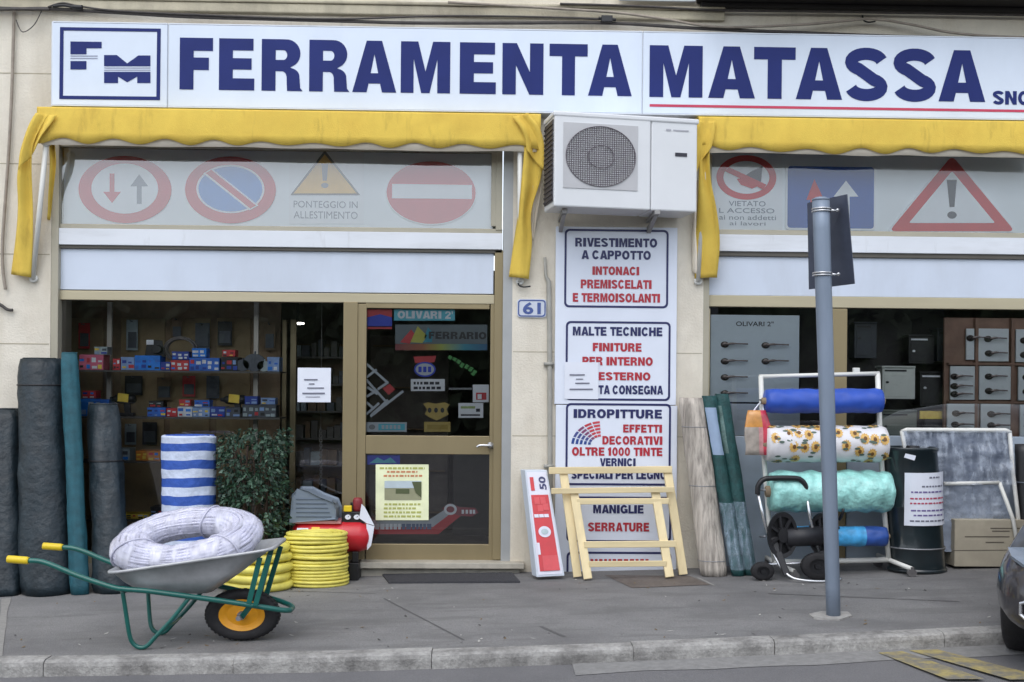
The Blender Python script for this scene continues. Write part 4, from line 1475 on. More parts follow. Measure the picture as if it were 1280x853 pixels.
carton(184, 207, 510, Lw, 'blue', 'flat blue carton right of the dark drill on the lower shelf', 'deep')
carton(208, 221, 511, Lw, 'red', 'small red carton with white label on the lower shelf', 'white')
carton(222, 240, 509, Lw, 'white', 'white carton with blue label right of the small red carton', 'blue')
carton(240.5, 262, 510, Lw, 'pale', 'pale blue carton with white label on the lower shelf', 'white')
carton(262.5, 281, 509, Lw, 'deep', 'deep blue carton with pale label on the lower shelf', 'pale')
carton(281.5, 300, 510, Lw, 'slate', 'slate grey carton with pale label on the lower shelf', 'pale')
carton(303, 345, 507, Lw, 'slate', 'long flat grey carton at the right end of lower shelf', 'grey')
carton(143, 162, 561, L3, 'grey', 'light grey carton on the third shelf', 'slate')
carton(170, 200, 564, L3, 'orange', 'orange carton on the third shelf beside the striped roll', 'yellow')
carton(150, 186, 643, L4, 'yellow', 'yellow and black carton low behind the wheelbarrow load', 'black')
EX = [(118, 134, 434, U, 'grey', 'pale grey packet standing on the pink carton', 'slate', .40, 444),
      (215, 236, 440, U, 'deep', 'deep blue packet stacked on the red and white carton', 'white', .44, 450.5),
      (240, 258, 436, U, 'bright', 'bright blue packet stacked on the wide blue and white carton', 'white', .40, 447.5),
      (278, 294, 438, U, 'red', 'dark red packet stacked on the black carton', 'black', .40, 446.5),
      (103, 120, 489, Lw, 'red', 'small red packet stacked on the bright blue blister pack', 'white', .40, 498.5),
      (186, 204, 502, Lw, 'black', 'black packet stacked on the flat blue carton', 'grey', .40, 509.5),
      (224, 238, 500, Lw, 'red', 'red packet stacked on the white carton with blue label', 'white', .40, 508.5),
      (243, 262, 501, Lw, 'blue', 'blue packet stacked on the pale blue carton', 'white', .40, 509.5),
      (306, 322, 496, Lw, 'deep', 'deep blue packet stacked on the long flat grey carton', 'pale', .40, 506.5),
      (326, 344, 498, Lw, 'pale', 'pale packet stacked at the right end of the long flat grey carton', 'deep', .40, 506.5),
      (205, 236, 562, L3, 'slate', 'slate carton hidden partly by the striped roll on third shelf', 'pale', .42, None),
      (116, 141, 558, L3, 'black', 'black carton beside the dark fabric roll on the third shelf', 'slate', .42, None),
      (128, 148, 636, L4, 'slate', 'dark slate carton on the lowest shelf left of the yellow carton', 'grey', .42, None),
      (188, 214, 634, L4, 'black', 'black carton on the lowest shelf right of the yellow carton', 'red', .42, None)]
for x0, x1, y0, shf, main, lab, band, Y_, on_ in EX:
    if on_ is None:
        carton(x0, x1, y0, shf, main, lab, band, Y_)
    else:
        SH['t'] = P((x0 + x1) / 2, on_, .36).z + .003
        carton(x0, x1, y0, 't', main, lab, band, .365, .12)
# goods hanging on the back panel
HG = [(98, 404, 112, 436, 'red', 'red blister card hanging high at the left end of the back panel'), (158, 400, 172, 438, 'grey', 'grey blister card hanging right of the first upright'), (214, 398, 228, 424, 'tan', 'tan blister card hanging above the coiled flex'),
      (244, 404, 262, 436, 'slate', 'slate blister card hanging above the wide blue carton'), (272, 402, 290, 432, 'black', 'black blister card hanging left of the second upright'), (330, 404, 344, 438, 'tan', 'tan blister card hanging right of the second upright'),
      (156, 470, 178, 494, 'black', 'black blister card hanging above the drill with yellow tag'), (196, 472, 214, 500, 'tan', 'tan blister card hanging above the flat blue carton'), (228, 470, 244, 496, 'red', 'dull red blister card hanging between the two shelves'), (258, 470, 274, 498, 'slate', 'slate blister card hanging in the middle between the two shelves'),
      (156, 530, 170, 556, 'grey', 'grey blister card hanging over the third shelf'), (178, 528, 196, 556, 'black', 'black blister card hanging over the orange carton')]
for x0, y0, x1, y1, k_, lab in HG:
    mb = MB()
    mb.pbox(x0, y0, x1, y1, .93, .006)
    mb.pbox(x0 + 2, y0 + (y1 - y0) * .4, x1 - 2, y1 - 3, .915, .014, 1)
    q_ = P((x0 + x1) / 2, y0 + 2, .92)
    mb.tube([q_ + Vector((0, .06, 0)), q_ + Vector((0, -.05, 0)), q_ + Vector((0, -.06, .012))], .004, 5, 1)
    tag(mk('blister_card', mb, [PC[k_], PC['slate']], loc=P((x0 + x1) / 2, y1, .93)), lab, 'packaged goods', 'blister cards hanging in the left window')
# power tools and coils on the shelves
def tool(cx, base_y, shelf, label, colr, tagc):
    Y = 0.40
    Z0 = SH[shelf] + 0.001
    x = P(cx, base_y, Y).x
    t = thing('power_drill', label, 'power tool', (x, Y, Z0), 'power tools in the left window')
    mb = MB()
    mb.lathe((x - 0.10, Y, Z0 + 0.15), 'X', [(0.0, 0), (0.015, 0.0), (0.02, 0.03), (0.035, 0.05), (0.042, 0.09), (0.042, 0.2), (0.03, 0.22), (0.0, 0.22)], 14)
    mb.hexa([(x + 0.03, Y - .02, Z0 + .02), (x + .08, Y - .02, Z0 + .02), (x + .07, Y - .02, Z0 + .13), (x + .02, Y - .02, Z0 + .13)], [(x + 0.03, Y + .02, Z0 + .02), (x + .08, Y + .02, Z0 + .02), (x + .07, Y + .02, Z0 + .13), (x + .02, Y + .02, Z0 + .13)])
    mk('tool_body', mb, colr, t, bevel=0.004)
    mb = MB()
    mb.box(x - 0.01, x + 0.11, Y - .035, Y + .035, Z0, Z0 + 0.03)
    mk('battery', mb, BLK, t, bevel=0.005)
    mb = MB()
    mb.quad((x - 0.02, Y - 0.05, Z0 + .13), (x + .07, Y - 0.05, Z0 + .12), (x + .075, Y - 0.05, Z0 + .19), (x - .015, Y - 0.05, Z0 + .2))
    mk('price_tag', mb, tagc, t, solid=0.002)
tool(152, 521, Lw, 'black drill with a yellow tag on the lower shelf', BLK, PC['yellow'])
tool(290, 521, Lw, 'dark drill with a small yellow tag further right on the lower shelf', PC['black'], PC['yellow'])
def tool_top(cx, y, label):
    Y = 0.42
    p = P(cx, y, Y)
    return p
mb = MB()
p = P(190, 445, 0.42)
mb.hexa([P(181, 446, .40), P(206, 446, .40), P(203, 426, .40), (P(184, 424, .40))], [P(181, 446, .52), P(206, 446, .52), P(203, 426, .52), P(184, 424, .52)])
mb.lathe(P(197, 437, .40), 'Y', [(0.0, -0.05), (0.035, -0.05), (0.04, 0.0)], 16, 1.2)
mb.poly([pp([(183, 425), (192, 425), (192, 431), (183, 431)], .392)], 1)
tag(mk('boxed_lamp', mb, [BLK, PC['white']], bevel=0.003, loc=p), 'black work lamp with white tag standing on the bright blue carton', 'work lamp')
# coil of flex and clutter of grey hardware
mb = MB()
for k in range(7):
    r = 0.09 + 0.008 * (k % 3)
    c = P(226, 449, 0.46) + Vector((nz((k, 0, 0), 1.3) * 0.02, 0.01 * (k - 3), 0.085 - 0.0 * k))
    mb.tube([c + Vector((1.35 * r * math.cos(a), 0.004 * math.sin(3 * a), r * math.sin(a))) for a in [2 * PI * i / 28 for i in range(28)]], 0.006, 6, 0, closed=True)
tag(mk('flex_coil', mb, mat('grey_flex', S(110, 104, 102), 0.5, 0.2, 10), smooth=True, loc=P(226, 449, .46)), 'grey coil of flex standing on the red carton', 'cable coil')
for i, (cx, r, lab) in enumerate(((303, 0.05, 'small dark grey pulley left of the second upright on the upper shelf'), (318, 0.075, 'large dark grey pulley in front of the second upright on upper shelf'), (330, 0.045, 'small pale grey pulley right of the second upright'))):
    Z0 = SH[U] + 0.001
    x = P(cx, 450, .38).x
    mb = MB()
    mb.lathe((x, 0.38, Z0 + r), 'Y', [(0.3 * r, -0.015), (r, -0.015), (r * .8, 0.0), (r * .8, 0.02), (r, 0.035), (0.3 * r, 0.035)], 22, 1.25)
    mb.tube([(x, 0.37, Z0 + r), (x + .01, 0.37, Z0 + r * 2.3)], 0.008, 6)
    tag(mk('pulley', mb, PC['slate'] if i < 2 else PC['grey'], loc=(x, .38, Z0)), lab, 'pulley', 'pulleys on the upper shelf')
# lamps inside and hanging chain
LMP = mat('lit_lamp', (1, 0.96, 0.88), 0.4, emis=(1.0, 0.95, 0.85, 6.0))
for xp, yp, lab in ((372, 405, 'small lit ceiling lamp seen through the left window'), (1069, 447, 'small lit lamp deep in the shop behind the roll rack'), (1104, 409, 'tiny lit lamp under the shop ceiling in the right window')):
    s_ = 0.05 if xp == 372 else 0.022
    c = P(xp, yp, 2.2 if xp == 372 else 1.6)
    t = thing('ceiling_lamp', lab, 'lamp', c, 'lamps inside the shop')
    mb = MB()
    mb.lathe(c, 'Z', [(0.0, 0.012), (s_, 0.012), (s_, -0.005), (0, -0.005)], 18, 1.3)
    mk('diffuser', mb, LMP, t)
    mb = MB()
    mb.lathe(c, 'Z', [(s_ * .2, cz - c.z), (s_ * .2, 0.03), (s_ * 1.1, 0.025), (s_ * 1.1, 0.013), (0, 0.013)], 18, 1.3)
    mk('lamp_housing', mb, BLK, t)
mb = MB()
for k in range(24):
    c = P(401, 536 + k * 3.0, 0.5)
    mb.tube([c + Vector((0.012 * math.cos(a) * (1 if k % 2 else 0.2), 0.012 * math.cos(a) * (0.2 if k % 2 else 1), 0.014 * math.sin(a))) for a in [2 * PI * i / 10 for i in range(10)]], 0.0035, 5, 0, closed=True)
mb.tube([P(401, 536, .5), (P(401, 536, .5).x, .5, cz)], 0.002, 5)
tag(mk('chain', mb, mat('chain_steel', S(150, 146, 140), 0.4, 0.1, 8, metal=0.4), smooth=True, loc=P(401, 606, .5)), 'steel chain hanging inside the left window near the door', 'chain')
# dim furniture deep in the shop behind the door
mb = MB()
mb.pbox(366, 430, 432, 700, 1.9, .04)
rq = random.Random(9)
for k in range(7):
    y_ = 446 + k * 34
    mb.pbox(366, y_, 432, y_ + 2, 1.62, .28, 1)
    x_ = 368
    while x_ < 426:
        w_ = rq.uniform(5, 12)
        mb.pbox(x_, y_ - rq.uniform(10, 22), x_ + w_, y_ - .3, 1.68, .15, rq.choice((1, 2, 3, 4)))
        x_ += w_ + rq.uniform(.5, 3)
tag(mk('stock_shelving', mb, [INT, SHG, PC['grey'], PC['tan'], PC['slate']], loc=P(400, 700, 1.8)), 'dim shelving of stock seen past the notice left of the door', 'shelving', kind='stuff')
mb = MB()
mb.pbox(462, 420, 560, 700, 2.6, 0.5)
for k in range(5):
    mb.pbox(466, 432 + k * 52, 556, 434 + k * 52, 2.5, 0.1, 1)
tag(mk('stock_cabinet', mb, [INTD, INT], bevel=0.005, loc=P(510, 700, 2.6)), 'dim stock cabinet deep in the shop behind the glass door', 'cabinet')
mb = MB()
mb.pbox(566, 560, 612, 706, 2.0, 0.6)
mb.pbox(562, 552, 616, 560, 1.95, 0.7)
tag(mk('counter', mb, [mat('counter_grey', S(84, 82, 80), 0.6, 0.1, 4)], bevel=0.01, loc=P(590, 706, 2)), 'grey shop counter seen dimly through the lower door glass', 'counter')

# ================================================================== RIGHT WINDOW DISPLAY
HB = 'boards of door handles in the right window'
HBM = mat('handle_board_grey', S(222, 230, 234), 0.5, 0.03, 4)
HBB = mat('handle_board_blue', S(218, 232, 242), 0.5, 0.03, 4)
BRN = mat('brown_display_wood', S(138, 108, 92), 0.6, 0.15, 5)
HND = mat('handle_dark_bronze', S(64, 58, 56), 0.35, 0.15, 8, metal=0.3)
def handle_board(x0, y0, x1, y1, Y, label, handles, mt=HBM, title=None, hw=26):
    t = thing('handle_display', label, 'display board', P((x0 + x1) / 2, y1, Y), HB)
    mb = MB()
    mb.pbox(x0, y0, x1, y1, Y, 0.02)
    b_ = mk('backing_board', mb, mt, t, bevel=0.003)
    if title:
        mb = MB()
        mb.text(title[0], *title[1:], Y - 0.003, 0, 0.01)
        mk('lettering', mb, INKD, b_)
    for hx, hy in handles:
        mb = MB()
        c = P(hx, hy, Y)
        mb.lathe(c, 'Y', [(0.0, -0.022), (0.02, -0.02), (0.026, -0.006), (0.028, 0.0)], 14, 1.3)
        e = P(hx + hw, hy - 0.5, Y)
        mb.tube(cr([c + Vector((0, -0.02, 0)), c + Vector((0.01, -0.05, 0.002)), c.lerp(e, .3) + Vector((0, -0.055, 0.006)), e + Vector((0, -0.05, 0))], 4), [0.013] * 5 + [0.010] * 4 + [0.006] * 4, 8)
        mk('door_handle', mb, HND, t, smooth=True)
handle_board(888, 394, 999, 503, 0.11, 'pale blue board of door handles at the left end of the right window', [(906, 431), (906, 452), (906, 472), (906, 492), (957, 432), (957, 452)], HBB, ('OLIVARI 2"', 920, 402, 967, 408), 27)
mb = MB()
mb.pbox(890, 505, 1000, 546, 0.12, 0.02)
tag(mk('blank_board', mb, mat('blank_board_blue', S(216, 228, 242), 0.4, 0.05, 3), bevel=0.004, loc=P(945, 546, .16)), 'plain bluish panel below the pale blue handle board', 'panel')
grid = [(1208, 411, 1218, 450, [(1213, 423)], 'narrow white handle board in the top row beside the dark gap'),
        (1222, 411, 1261, 452, [(1235, 424), (1236, 442)], 'white board of two handles in the middle of the top row'),
        (1270, 412, 1310, 453, [(1280, 426), (1280, 444)], 'white handle board at the right picture edge, top row'),
        (1188, 458, 1222, 500, [(1193, 471), (1193, 483), (1193, 493)], 'white board of three handles in the second row'),
        (1224, 458, 1264, 500, [(1236, 471), (1236, 489)], 'white board of two handles in the second row'),
        (1273, 459, 1312, 501, [(1283, 472), (1283, 490)], 'white handle board at the right picture edge, second row'),
        (1184, 505, 1223, 546, [(1195, 517), (1194, 531)], 'white board of two handles bottom left of the grid'),
        (1226, 505, 1267, 546, [(1239, 518), (1239, 532)], 'white board of two handles in the middle of the bottom row'),
        (1275, 506, 1314, 547, [(1285, 519), (1285, 533)], 'white handle board at the right picture edge, bottom row')]
for x0, y0, x1, y1, hs_, lab in grid:
    handle_board(x0, y0, x1, y1, 0.14, lab, hs_, HBM, None, 20)
mb = MB()
mb.pbox(1180, 398, 1330, 556, 0.175, 0.03)
for yy in (454, 502):
    mb.pbox(1186, yy, 1330, yy + 3, 0.13, 0.045)
for xx in (1264, 1219):
    mb.pbox(xx, 398, xx + 4, 556, 0.132, 0.043)
tag(mk('wooden_lattice', mb, BRN, bevel=0.003, loc=P(1250, 556, .33)), 'brown wooden frame holding the grid of white handle boards', 'display frame')
MBX = mat('mailbox_white', S(222, 228, 222), 0.45, 0.04, 5)
def mailbox(x0, y0, x1, y1, Y, label, mt, slotm, dep=0.14):
    t = thing('mailbox', label, 'mailbox', P((x0 + x1) / 2, y1, Y), 'mailboxes in the right window')
    mb = MB()
    mb.pbox(x0, y0, x1, y1, Y, dep)
    mb.pbox(x0 - 0.6, y0 - 1.4, x1 + 0.6, y0 + 0.8, Y - 0.02, dep + 0.03)
    b_ = mk('case', mb, mt, t, bevel=0.004)
    mb = MB()
    w = x1 - x0
    mb.pbox(x0 + 2.5, y0 + 9, x1 - w * 0.24, y1 - 3, Y - 0.006, 0.006)
    mk('door', mb, mt, t, bevel=0.002)
    mb = MB()
    mb.pbox(x0 + 3, y0 + 3.5, x1 - w * 0.26, y0 + 5.6, Y - 0.004, 0.006)
    mb.lathe(P(x0 + 6, y0 + 19, Y - 0.006), 'Y', [(0.0, -0.008), (0.010, -0.008), (0.010, 0.004)], 12, 1.3)
    mk('slot', mb, slotm, t)
mailbox(1103, 459, 1144, 499, 0.12, 'white mailbox in the right window beside the roll rack', MBX, BLK)
mailbox(1101, 514, 1146, 546, 0.12, 'dull grey mailbox below the white mailbox', mat('mailbox_grey', S(128, 136, 128), 0.5, 0.06, 5), BLK)
mailbox(1150, 466, 1184, 508, 0.26, 'black mailbox with white slot left of the handle boards', BLK, PC['white'])
mailbox(1136, 420, 1168, 455, 0.34, 'black mailbox high in the dark upper middle of the right window', BLK, PC['white'])
mailbox(1172, 412, 1204, 452, 0.34, 'dark slate mailbox left of the narrow handle board', mat('mailbox_slate', S(44, 50, 60), 0.4, 0.1, 5), BLK)
mailbox(1068, 404, 1096, 448, 0.40, 'dark slate mailbox beside the bronze mullion', MATS['mailbox_slate'], BLK)
mb = MB()
mb.pbox(1150, 514, 1184, 524, 0.24, 0.02)
mb.pbox(1156, 524, 1178, 546, 0.25, 0.05, 1)
tag(mk('yellow_plaque', mb, [PC['yellow'], BLK], bevel=0.002, loc=P(1167, 546, .25)), 'yellow plaque on a black stand left of the lowest handle boards', 'plaque')
mb = MB()
mb.pbox(1000, 386, 1180, 560, 0.55, 0.03)
mk('display_back_panel', mb, mat('near_black_panel', S(34, 30, 32), 0.7, 0.2, 3), B)
mb = MB()
mb.pbox(886, 546, 1330, 549, 0.11, 0.45)
mk('window_ledge', mb, STONE, B)

# ================================================================== ROLLS AT THE LEFT
def lean_roll(bot_l, bot_r, top_l, top_r, Yb, Yt, n=28, rings=26, wr=0.012, seed=1, bulge=0.0, squash=1.3):
    """upright roll measured by its left/right edges at the bottom and the top"""
    bl, br = P(*bot_l, Yb), P(*bot_r, Yb)
    tl, tr_ = P(*top_l, Yt), P(*top_r, Yt)
    c0, c1 = (bl + br) / 2, (tl + tr_) / 2
    r0, r1 = (br - bl).length / 2, (tr_ - tl).length / 2
    c0.z = gz(c0.x) + 0.003
    out = []
    for i in range(rings + 1):
        t = i / rings
        c = c0.lerp(c1, t)
        r = r0 + (r1 - r0) * t + bulge * math.sin(PI * t)
        e = min(t, 1 - t) * rings
        if e < 1:
            r *= 0.93 + 0.07 * e
        rg = []
        for j in range(n):
            a = 2 * PI * j / n
            d = Vector((math.cos(a), math.sin(a) / squash, 0))
            w = nz((d.x * 1.2 + seed * 7, d.y * 1.2, c.z * 2.2), 1.6) * wr * 2 + nz((d.x * 3, d.y * 3 + seed, c.z * 9), 1.5) * wr
            rg.append(c + d * (r + w))
        out.append(rg)
    return out, c0, c1, r1
RG = 'dark fabric rolls at the left'
def fabric_roll(args, mt, label, seed, wr=0.008, tie=()):
    out, c0, c1, r1 = lean_roll(*args, seed=seed, wr=wr)
    t = thing('fabric_roll', label, 'fabric roll', c0, RG)
    mb = MB()
    mb.rings(out)
    # spiral end of the roll
    mk('cover', mb, mt, t, smooth=True, bevel=0)
    mb = MB()
    sp = []
    for i in range(90):
        a = i * 0.28
        r = r1 * 0.9 * (1 - i / 96)
        sp.append(c1 + Vector((r * math.cos(a), r / 1.3 * math.sin(a), 0.004)))
    mb.tube(sp, 0.006, 5)
    mk('spiral_edge', mb, mt, t, smooth=True)
    for k in tie:
        i = int(k * (len(out) - 1))
        mb = MB()
        cc = sum(out[i], Vector()) / len(out[i])
        mb.tube([cc + (p - cc) * 1.012 for p in out[i]], 0.007, 6, 0, closed=True)
        mk('tie_cord', mb, BLK, t, smooth=True)
    return t
fabric_roll(((-12, 746), (27, 746), (-14, 512), (24, 512), -0.52, -0.12), ROLLD, 'dark fabric roll cut by the left picture edge, shorter than its neighbour', 1)
fabric_roll(((26, 747), (92, 747), (24, 449), (77, 449), -0.50, -0.14), ROLLD, 'tallest and thickest dark fabric roll leaning on the left wall', 2, 0.009, (0.9,))
fabric_roll(((89, 744), (112, 744), (76, 442), (97, 442), -0.56, -0.2), ROLLT, 'slim teal mesh roll between two dark rolls', 3, 0.006)
fabric_roll(((117, 744), (164, 744), (109, 506), (148, 506), -0.50, -0.12), ROLLD, 'dark fabric roll right of the teal roll with a tied middle', 4, 0.010, (0.72,))

# striped roll
SB, SW = mat('stripe_blue', S(48, 86, 170), 0.7, 0.14, 8, 0.6, 18), mat('stripe_white', S(198, 208, 228), 0.7, 0.10, 8, 0.6, 18)
out, c0, c1, r1 = lean_roll((203, 716), (269, 716), (202, 545), (270, 545), -0.28, -0.22, n=36, rings=170, wr=0.0045, seed=9)
zs = [sum((p.z for p in rg)) / len(rg) for rg in out]
per = P(235, 575, -.25).z - P(235, 596.5, -.25).z
zr = P(235, 575, -.25).z
t = thing('striped_roll', 'upright roll of blue and white striped canvas behind the wheelbarrow', 'fabric roll', c0)
for rg_ in out:
    for p_ in rg_:
        p_.z += 0.012 * nz((p_.x * 1.0, p_.y, p_.z * .5), 4) + .006 * nz((p_.x, p_.y, p_.z), 11)
mb = MB()
mb.rings(out, mfun=lambda i, j: 0 if ((zr - (zs[i] + zs[min(i + 1, len(zs) - 1)]) / 2) / per) % 1.0 < 0.5 else 1)
mk('canvas', mb, [SB, SW], t, smooth=True)
mb = MB()
sp = [c1 + Vector((r1 * .92 * (1 - i / 110) * math.cos(i * .3), r1 * .92 / 1.3 * (1 - i / 110) * math.sin(i * .3), 0.003)) for i in range(100)]
mb.tube(sp, 0.005, 5)
mk('spiral_edge', mb, SB, t, smooth=True)

# dark artificial hedge roll
LEAFS = [mat('leaf_dark', S(34, 58, 44), 0.55, 0.35, 9), mat('leaf_mid', S(58, 88, 68), 0.5, 0.3, 9), mat('leaf_pale', S(96, 122, 104), 0.5, 0.2, 9)]
hc = P(316, 706, -0.25)
hc.z = gz(hc.x)
t = thing('potted_shrub', 'dark green leafy shrub between the striped roll and the compressor', 'shrub', hc)
mb = MB()
rl = random.Random(11)
ztop_h = P(316, 541, -.25).z
zbot_h = P(316, 696, -.25).z
hwid = (P(364, 620, -.25).x - P(268, 620, -.25).x) / 2
for k in range(5600):
    v = rl.random()
    z = zbot_h + (ztop_h - zbot_h) * v
    rr0 = hwid * (0.92 + 0.16 * nz((k % 7, v * 4, 1), 1)) * (1.0 if v < .9 else .93)
    a = rl.uniform(0, 2 * PI)
    rad = rr0 * math.sqrt(rl.uniform(0.35, 1.0))
    rad *= 1 + 0.34 * nz((math.cos(a) * 1.6, math.sin(a) * 1.6, z * 4), 1.3)
    if nz((math.cos(a) * 1.6, math.sin(a) * 1.6, z * 3.5 + 5), 1.6) > .22:
        continue
    z += .07 * nz((math.cos(a) * 2, math.sin(a) * 2, 3), 1.5) * (v > .7)
    c = Vector((hc.x + rad * math.cos(a), hc.y + rad / 1.25 * math.sin(a), z))
    d = Vector((math.cos(a), math.sin(a) / 1.25, rl.uniform(-.5, .7))).normalized()
    s1_ = Vector((rl.uniform(-1, 1), rl.uniform(-1, 1), rl.uniform(-1, 1))).normalized()
    u = d.cross(s1_).normalized()
    L = rl.uniform(0.022, 0.062)
    w = L * 0.55
    tip = (d * 0.45 + Vector((0, 0, -0.3)) + s1_ * 0.6).normalized()
    mb.add([c, c + tip * L * .5 + u * w * .5 + d * .003, c + tip * L, c + tip * L * .5 - u * w * .5 + d * .003], [(0, 1, 2, 3)], 0 if rl.random() < .55 else (1 if rl.random() < .75 else 2))
mk('foliage', mb, LEAFS, t)
mb = MB()
for k in range(9):
    a = 2 * PI * k / 9
    mb.tube(cr([hc + Vector((0.03 * math.cos(a), 0.03 * math.sin(a), 0.05)), hc + Vector((hwid * .4 * math.cos(a), hwid * .3 * math.sin(a), .45)), Vector((hc.x + hwid * .55 * math.cos(a + .4), hc.y + hwid * .4 * math.sin(a + .4), ztop_h - .1))]), 0.008, 5)
mk('stems', mb, mat('twig_brown', S(60, 46, 36), 0.8, 0.2, 8), t, smooth=True)
mb = MB()
mb.lathe(hc, 'Z', [(0.0, 0.002), (0.13, 0.002), (0.16, 0.13), (0.17, 0.13), (0.17, 0.15), (0.15, 0.15), (0.14, 0.12), (0, 0.12)], 24, 1.3)
mk('pot', mb, BLK, t, smooth=False)

# ================================================================== COMPRESSOR
cpY = -0.13
t = thing('air_compressor', 'red air compressor tank with gauges and grey plastic cover by the door', 'compressor', P(415, 706, cpY))
cp0 = t
cL, cR = P(362, 672, cpY), P(464, 672, cpY)
cc = P(415, 670, cpY)
rad = 19.5 * px_m(cpY)
hl = (cR.x - cL.x) / 2
mb = MB()
prof = [(0.0, -hl), (rad * .5, -hl + .012), (rad * .85, -hl + .045), (rad, -hl + .10), (rad, hl - .10), (rad * .85, hl - .045), (rad * .5, hl - .012), (0.0, hl)]
mb.lathe(cc, 'X', prof, 32)
mb.lathe(cc, 'X', [(rad + .003, 0.28 * hl), (rad + .003, 0.28 * hl + .012)], 32, cap0=False, cap1=False)
tank = mk('tank', mb, REDP, t, smooth=True)
mb = MB()
for x0, y0, x1, y1, mi in ((374, 658, 388, 667, 0), (392, 657, 402, 668, 1), (405, 667, 426, 670, 0), (376, 666, 400, 670, 0)):
    p0, p1 = P(x0, y0, cpY), P(x1, y1, cpY)
    n = 5
    rg = []
    for i in range(n + 1):
        z = p0.z + (p1.z - p0.z) * i / n - cc.z
        yy = -math.sqrt(max(0, (rad + .002) ** 2 - z * z))
        rg.append([(p0.x, cc.y + yy, cc.z + z), (p1.x, cc.y + yy, cc.z + z)])
    mb.rings(rg, mi, False, False, closed=False)
mk('warning_label', mb, [PAPER, PC['yellow']], tank)
mb = MB()
mb.pbox(363, 651, 426, 655, cpY - 0.10, 0.2)
mk('platform', mb, mat('platform_pink', S(190, 130, 136), 0.5, 0.1, 6), t, bevel=0.003)
mb = MB()
prf = [(365.5, 620), (372.5, 613.7), (385.7, 614), (400, 621.6), (417, 628), (420.5, 636.6), (420, 649), (364.6, 651)]
mb.prism(pp(prf, cpY - 0.11), (0, 0.2, 0))
cv = mk('motor_cover', mb, GREYP, t, bevel=0.018, bseg=3)
mb = MB()
for k in range(5):
    y = 624 + k * 5.4
    mb.pbox(370, y, 414 - (8 - 2 * k if k < 4 else 0), y + 1.2, cpY - 0.114, 0.01)
mk('cooling_fins', mb, mat('fin_grey', S(84, 96, 110), 0.5, 0.06, 6), cv)
mb = MB()
mb.pbox(427, 640, 456, 655, cpY - 0.05, 0.08)
mb.tube([P(441, 655, cpY), P(441, 628, cpY)], 0.02, 10)
mk('pressure_switch', mb, BLK, t, bevel=0.006)
mb = MB()
mb.pbox(429.5, 632.5, 439.5, 640, cpY - 0.06, 0.04)
mk('yellow_knob', mb, YELP, t, bevel=0.006)
for gx in (435, 446):
    mb = MB()
    c = P(gx, 646.5, cpY - 0.055)
    mb.lathe(c, 'Y', [(0.0, -0.006), (0.022, -0.006), (0.024, 0.0), (0.024, 0.03)], 18, 1.2, mi=0)
    g_ = mk('gauge', mb, CHROME, t, smooth=False)
    mb = MB()
    mb.poly([[c + Vector((0.019 * 1.2 * math.cos(a), -0.008, 0.019 * math.sin(a))) for a in [2 * PI * i / 18 for i in range(18)]]], 0)
    mb.tube([c + Vector((0, -0.0095, 0)), c + Vector((0.010, -0.0095, 0.010))], 0.0018, 4, 1)
    mk('dial', mb, [PAPER, BLK], g_)
mb = MB()
mb.lathe(P(447, 640, cpY), 'Z', [(0.03, 0), (0.034, 0.03), (0.034, 0.09), (0.025, 0.115), (0.0, 0.118)], 16, 1.2)
mk('air_filter', mb, mat('filter_red', S(128, 34, 40), 0.5, 0.1, 6), t, smooth=True)
mb = MB()
for L in ([(452, 630), (456, 634), (468, 657), (458, 654), (449, 648)], [(458, 655), (468, 658), (464, 682), (459, 688)]):
    mb.poly([[P(x, y, cpY - 0.08 + 0.002 * i) for i, (x, y) in enumerate(L)]])
mk('hanging_tag', mb, PAPER, t, solid=0.002)
for fx in (380, 444):
    mb = MB()
    mb.pbox(fx - 4, 690, fx + 4, 703, cpY - 0.09, 0.02)
    mb.pbox(fx - 4, 690, fx + 4, 703, cpY + 0.07, 0.02)
    q = P(fx, 703, cpY)
    mb.box(q.x - .04, q.x + .04, cpY - .11, cpY + .09, gz(q.x) + .002, q.z + .01)
    mk('foot', mb, BLK, t, bevel=0.004)

# ================================================================== YELLOW HOSE COILS
YH = mat('yellow_hose', S(228, 216, 104), 0.42, 0.08, 10)
add_stain(YH, S(190, 176, 74), 7, 0.5, 0.72, 0.5)
def hose_coil(cx, ybot, wpx, h, name_label, seed, turns=6, Z0=None, layers=2, loose=0.0):
    """a coil lying flat: rings of hose stacked and nested"""
    g = G(cx, ybot)
    rx = wpx / 2 * ((g.y - CAM.y) / F_PX)
    c = Vector((g.x, g.y + rx / 1.45, 0))
    base = gz(c.x) + 0.004 if Z0 is None else Z0
    r = h / turns / 2
    rs = random.Random(seed)
    mb = MB()
    for L in range(layers):
        for k in range(turns):
            q = rs.uniform(-1, 1) * loose
            ox, oy = rs.uniform(-1, 1) * loose, rs.uniform(-1, 1) * loose
            tilt = rs.uniform(-1, 1) * loose * 0.6
            R_ = rx - r - L * 2.05 * r + q
            pts = []
            for i in range(48):
                a = 2 * PI * i / 48
                pts.append(Vector((c.x + ox + R_ * math.cos(a), c.y + oy + R_ / 1.45 * math.sin(a), base + r + k * 2 * r + tilt * math.cos(a + seed) + loose * 0.3 * math.sin(2 * a + k))))
            mb.tube(pts, r * 1.02, 7, 0, closed=True)
    o = mk('hose_coil', mb, YH, smooth=True, loc=(c.x, c.y, base))
    tag(o, name_label, 'hose coil', 'yellow hose coils')
    return base + h
hA = 33 * px_m(-0.5)
z1_ = hose_coil(391, 736, 82, hA, 'yellow hose coil at the bottom of the stack of two', 5, 8, None, 5, 0.0045)
hose_coil(391, 736, 81, hA * .98, 'yellow hose coil on top of the stack of two', 8, 7, z1_ + 0.006, 5, 0.009)
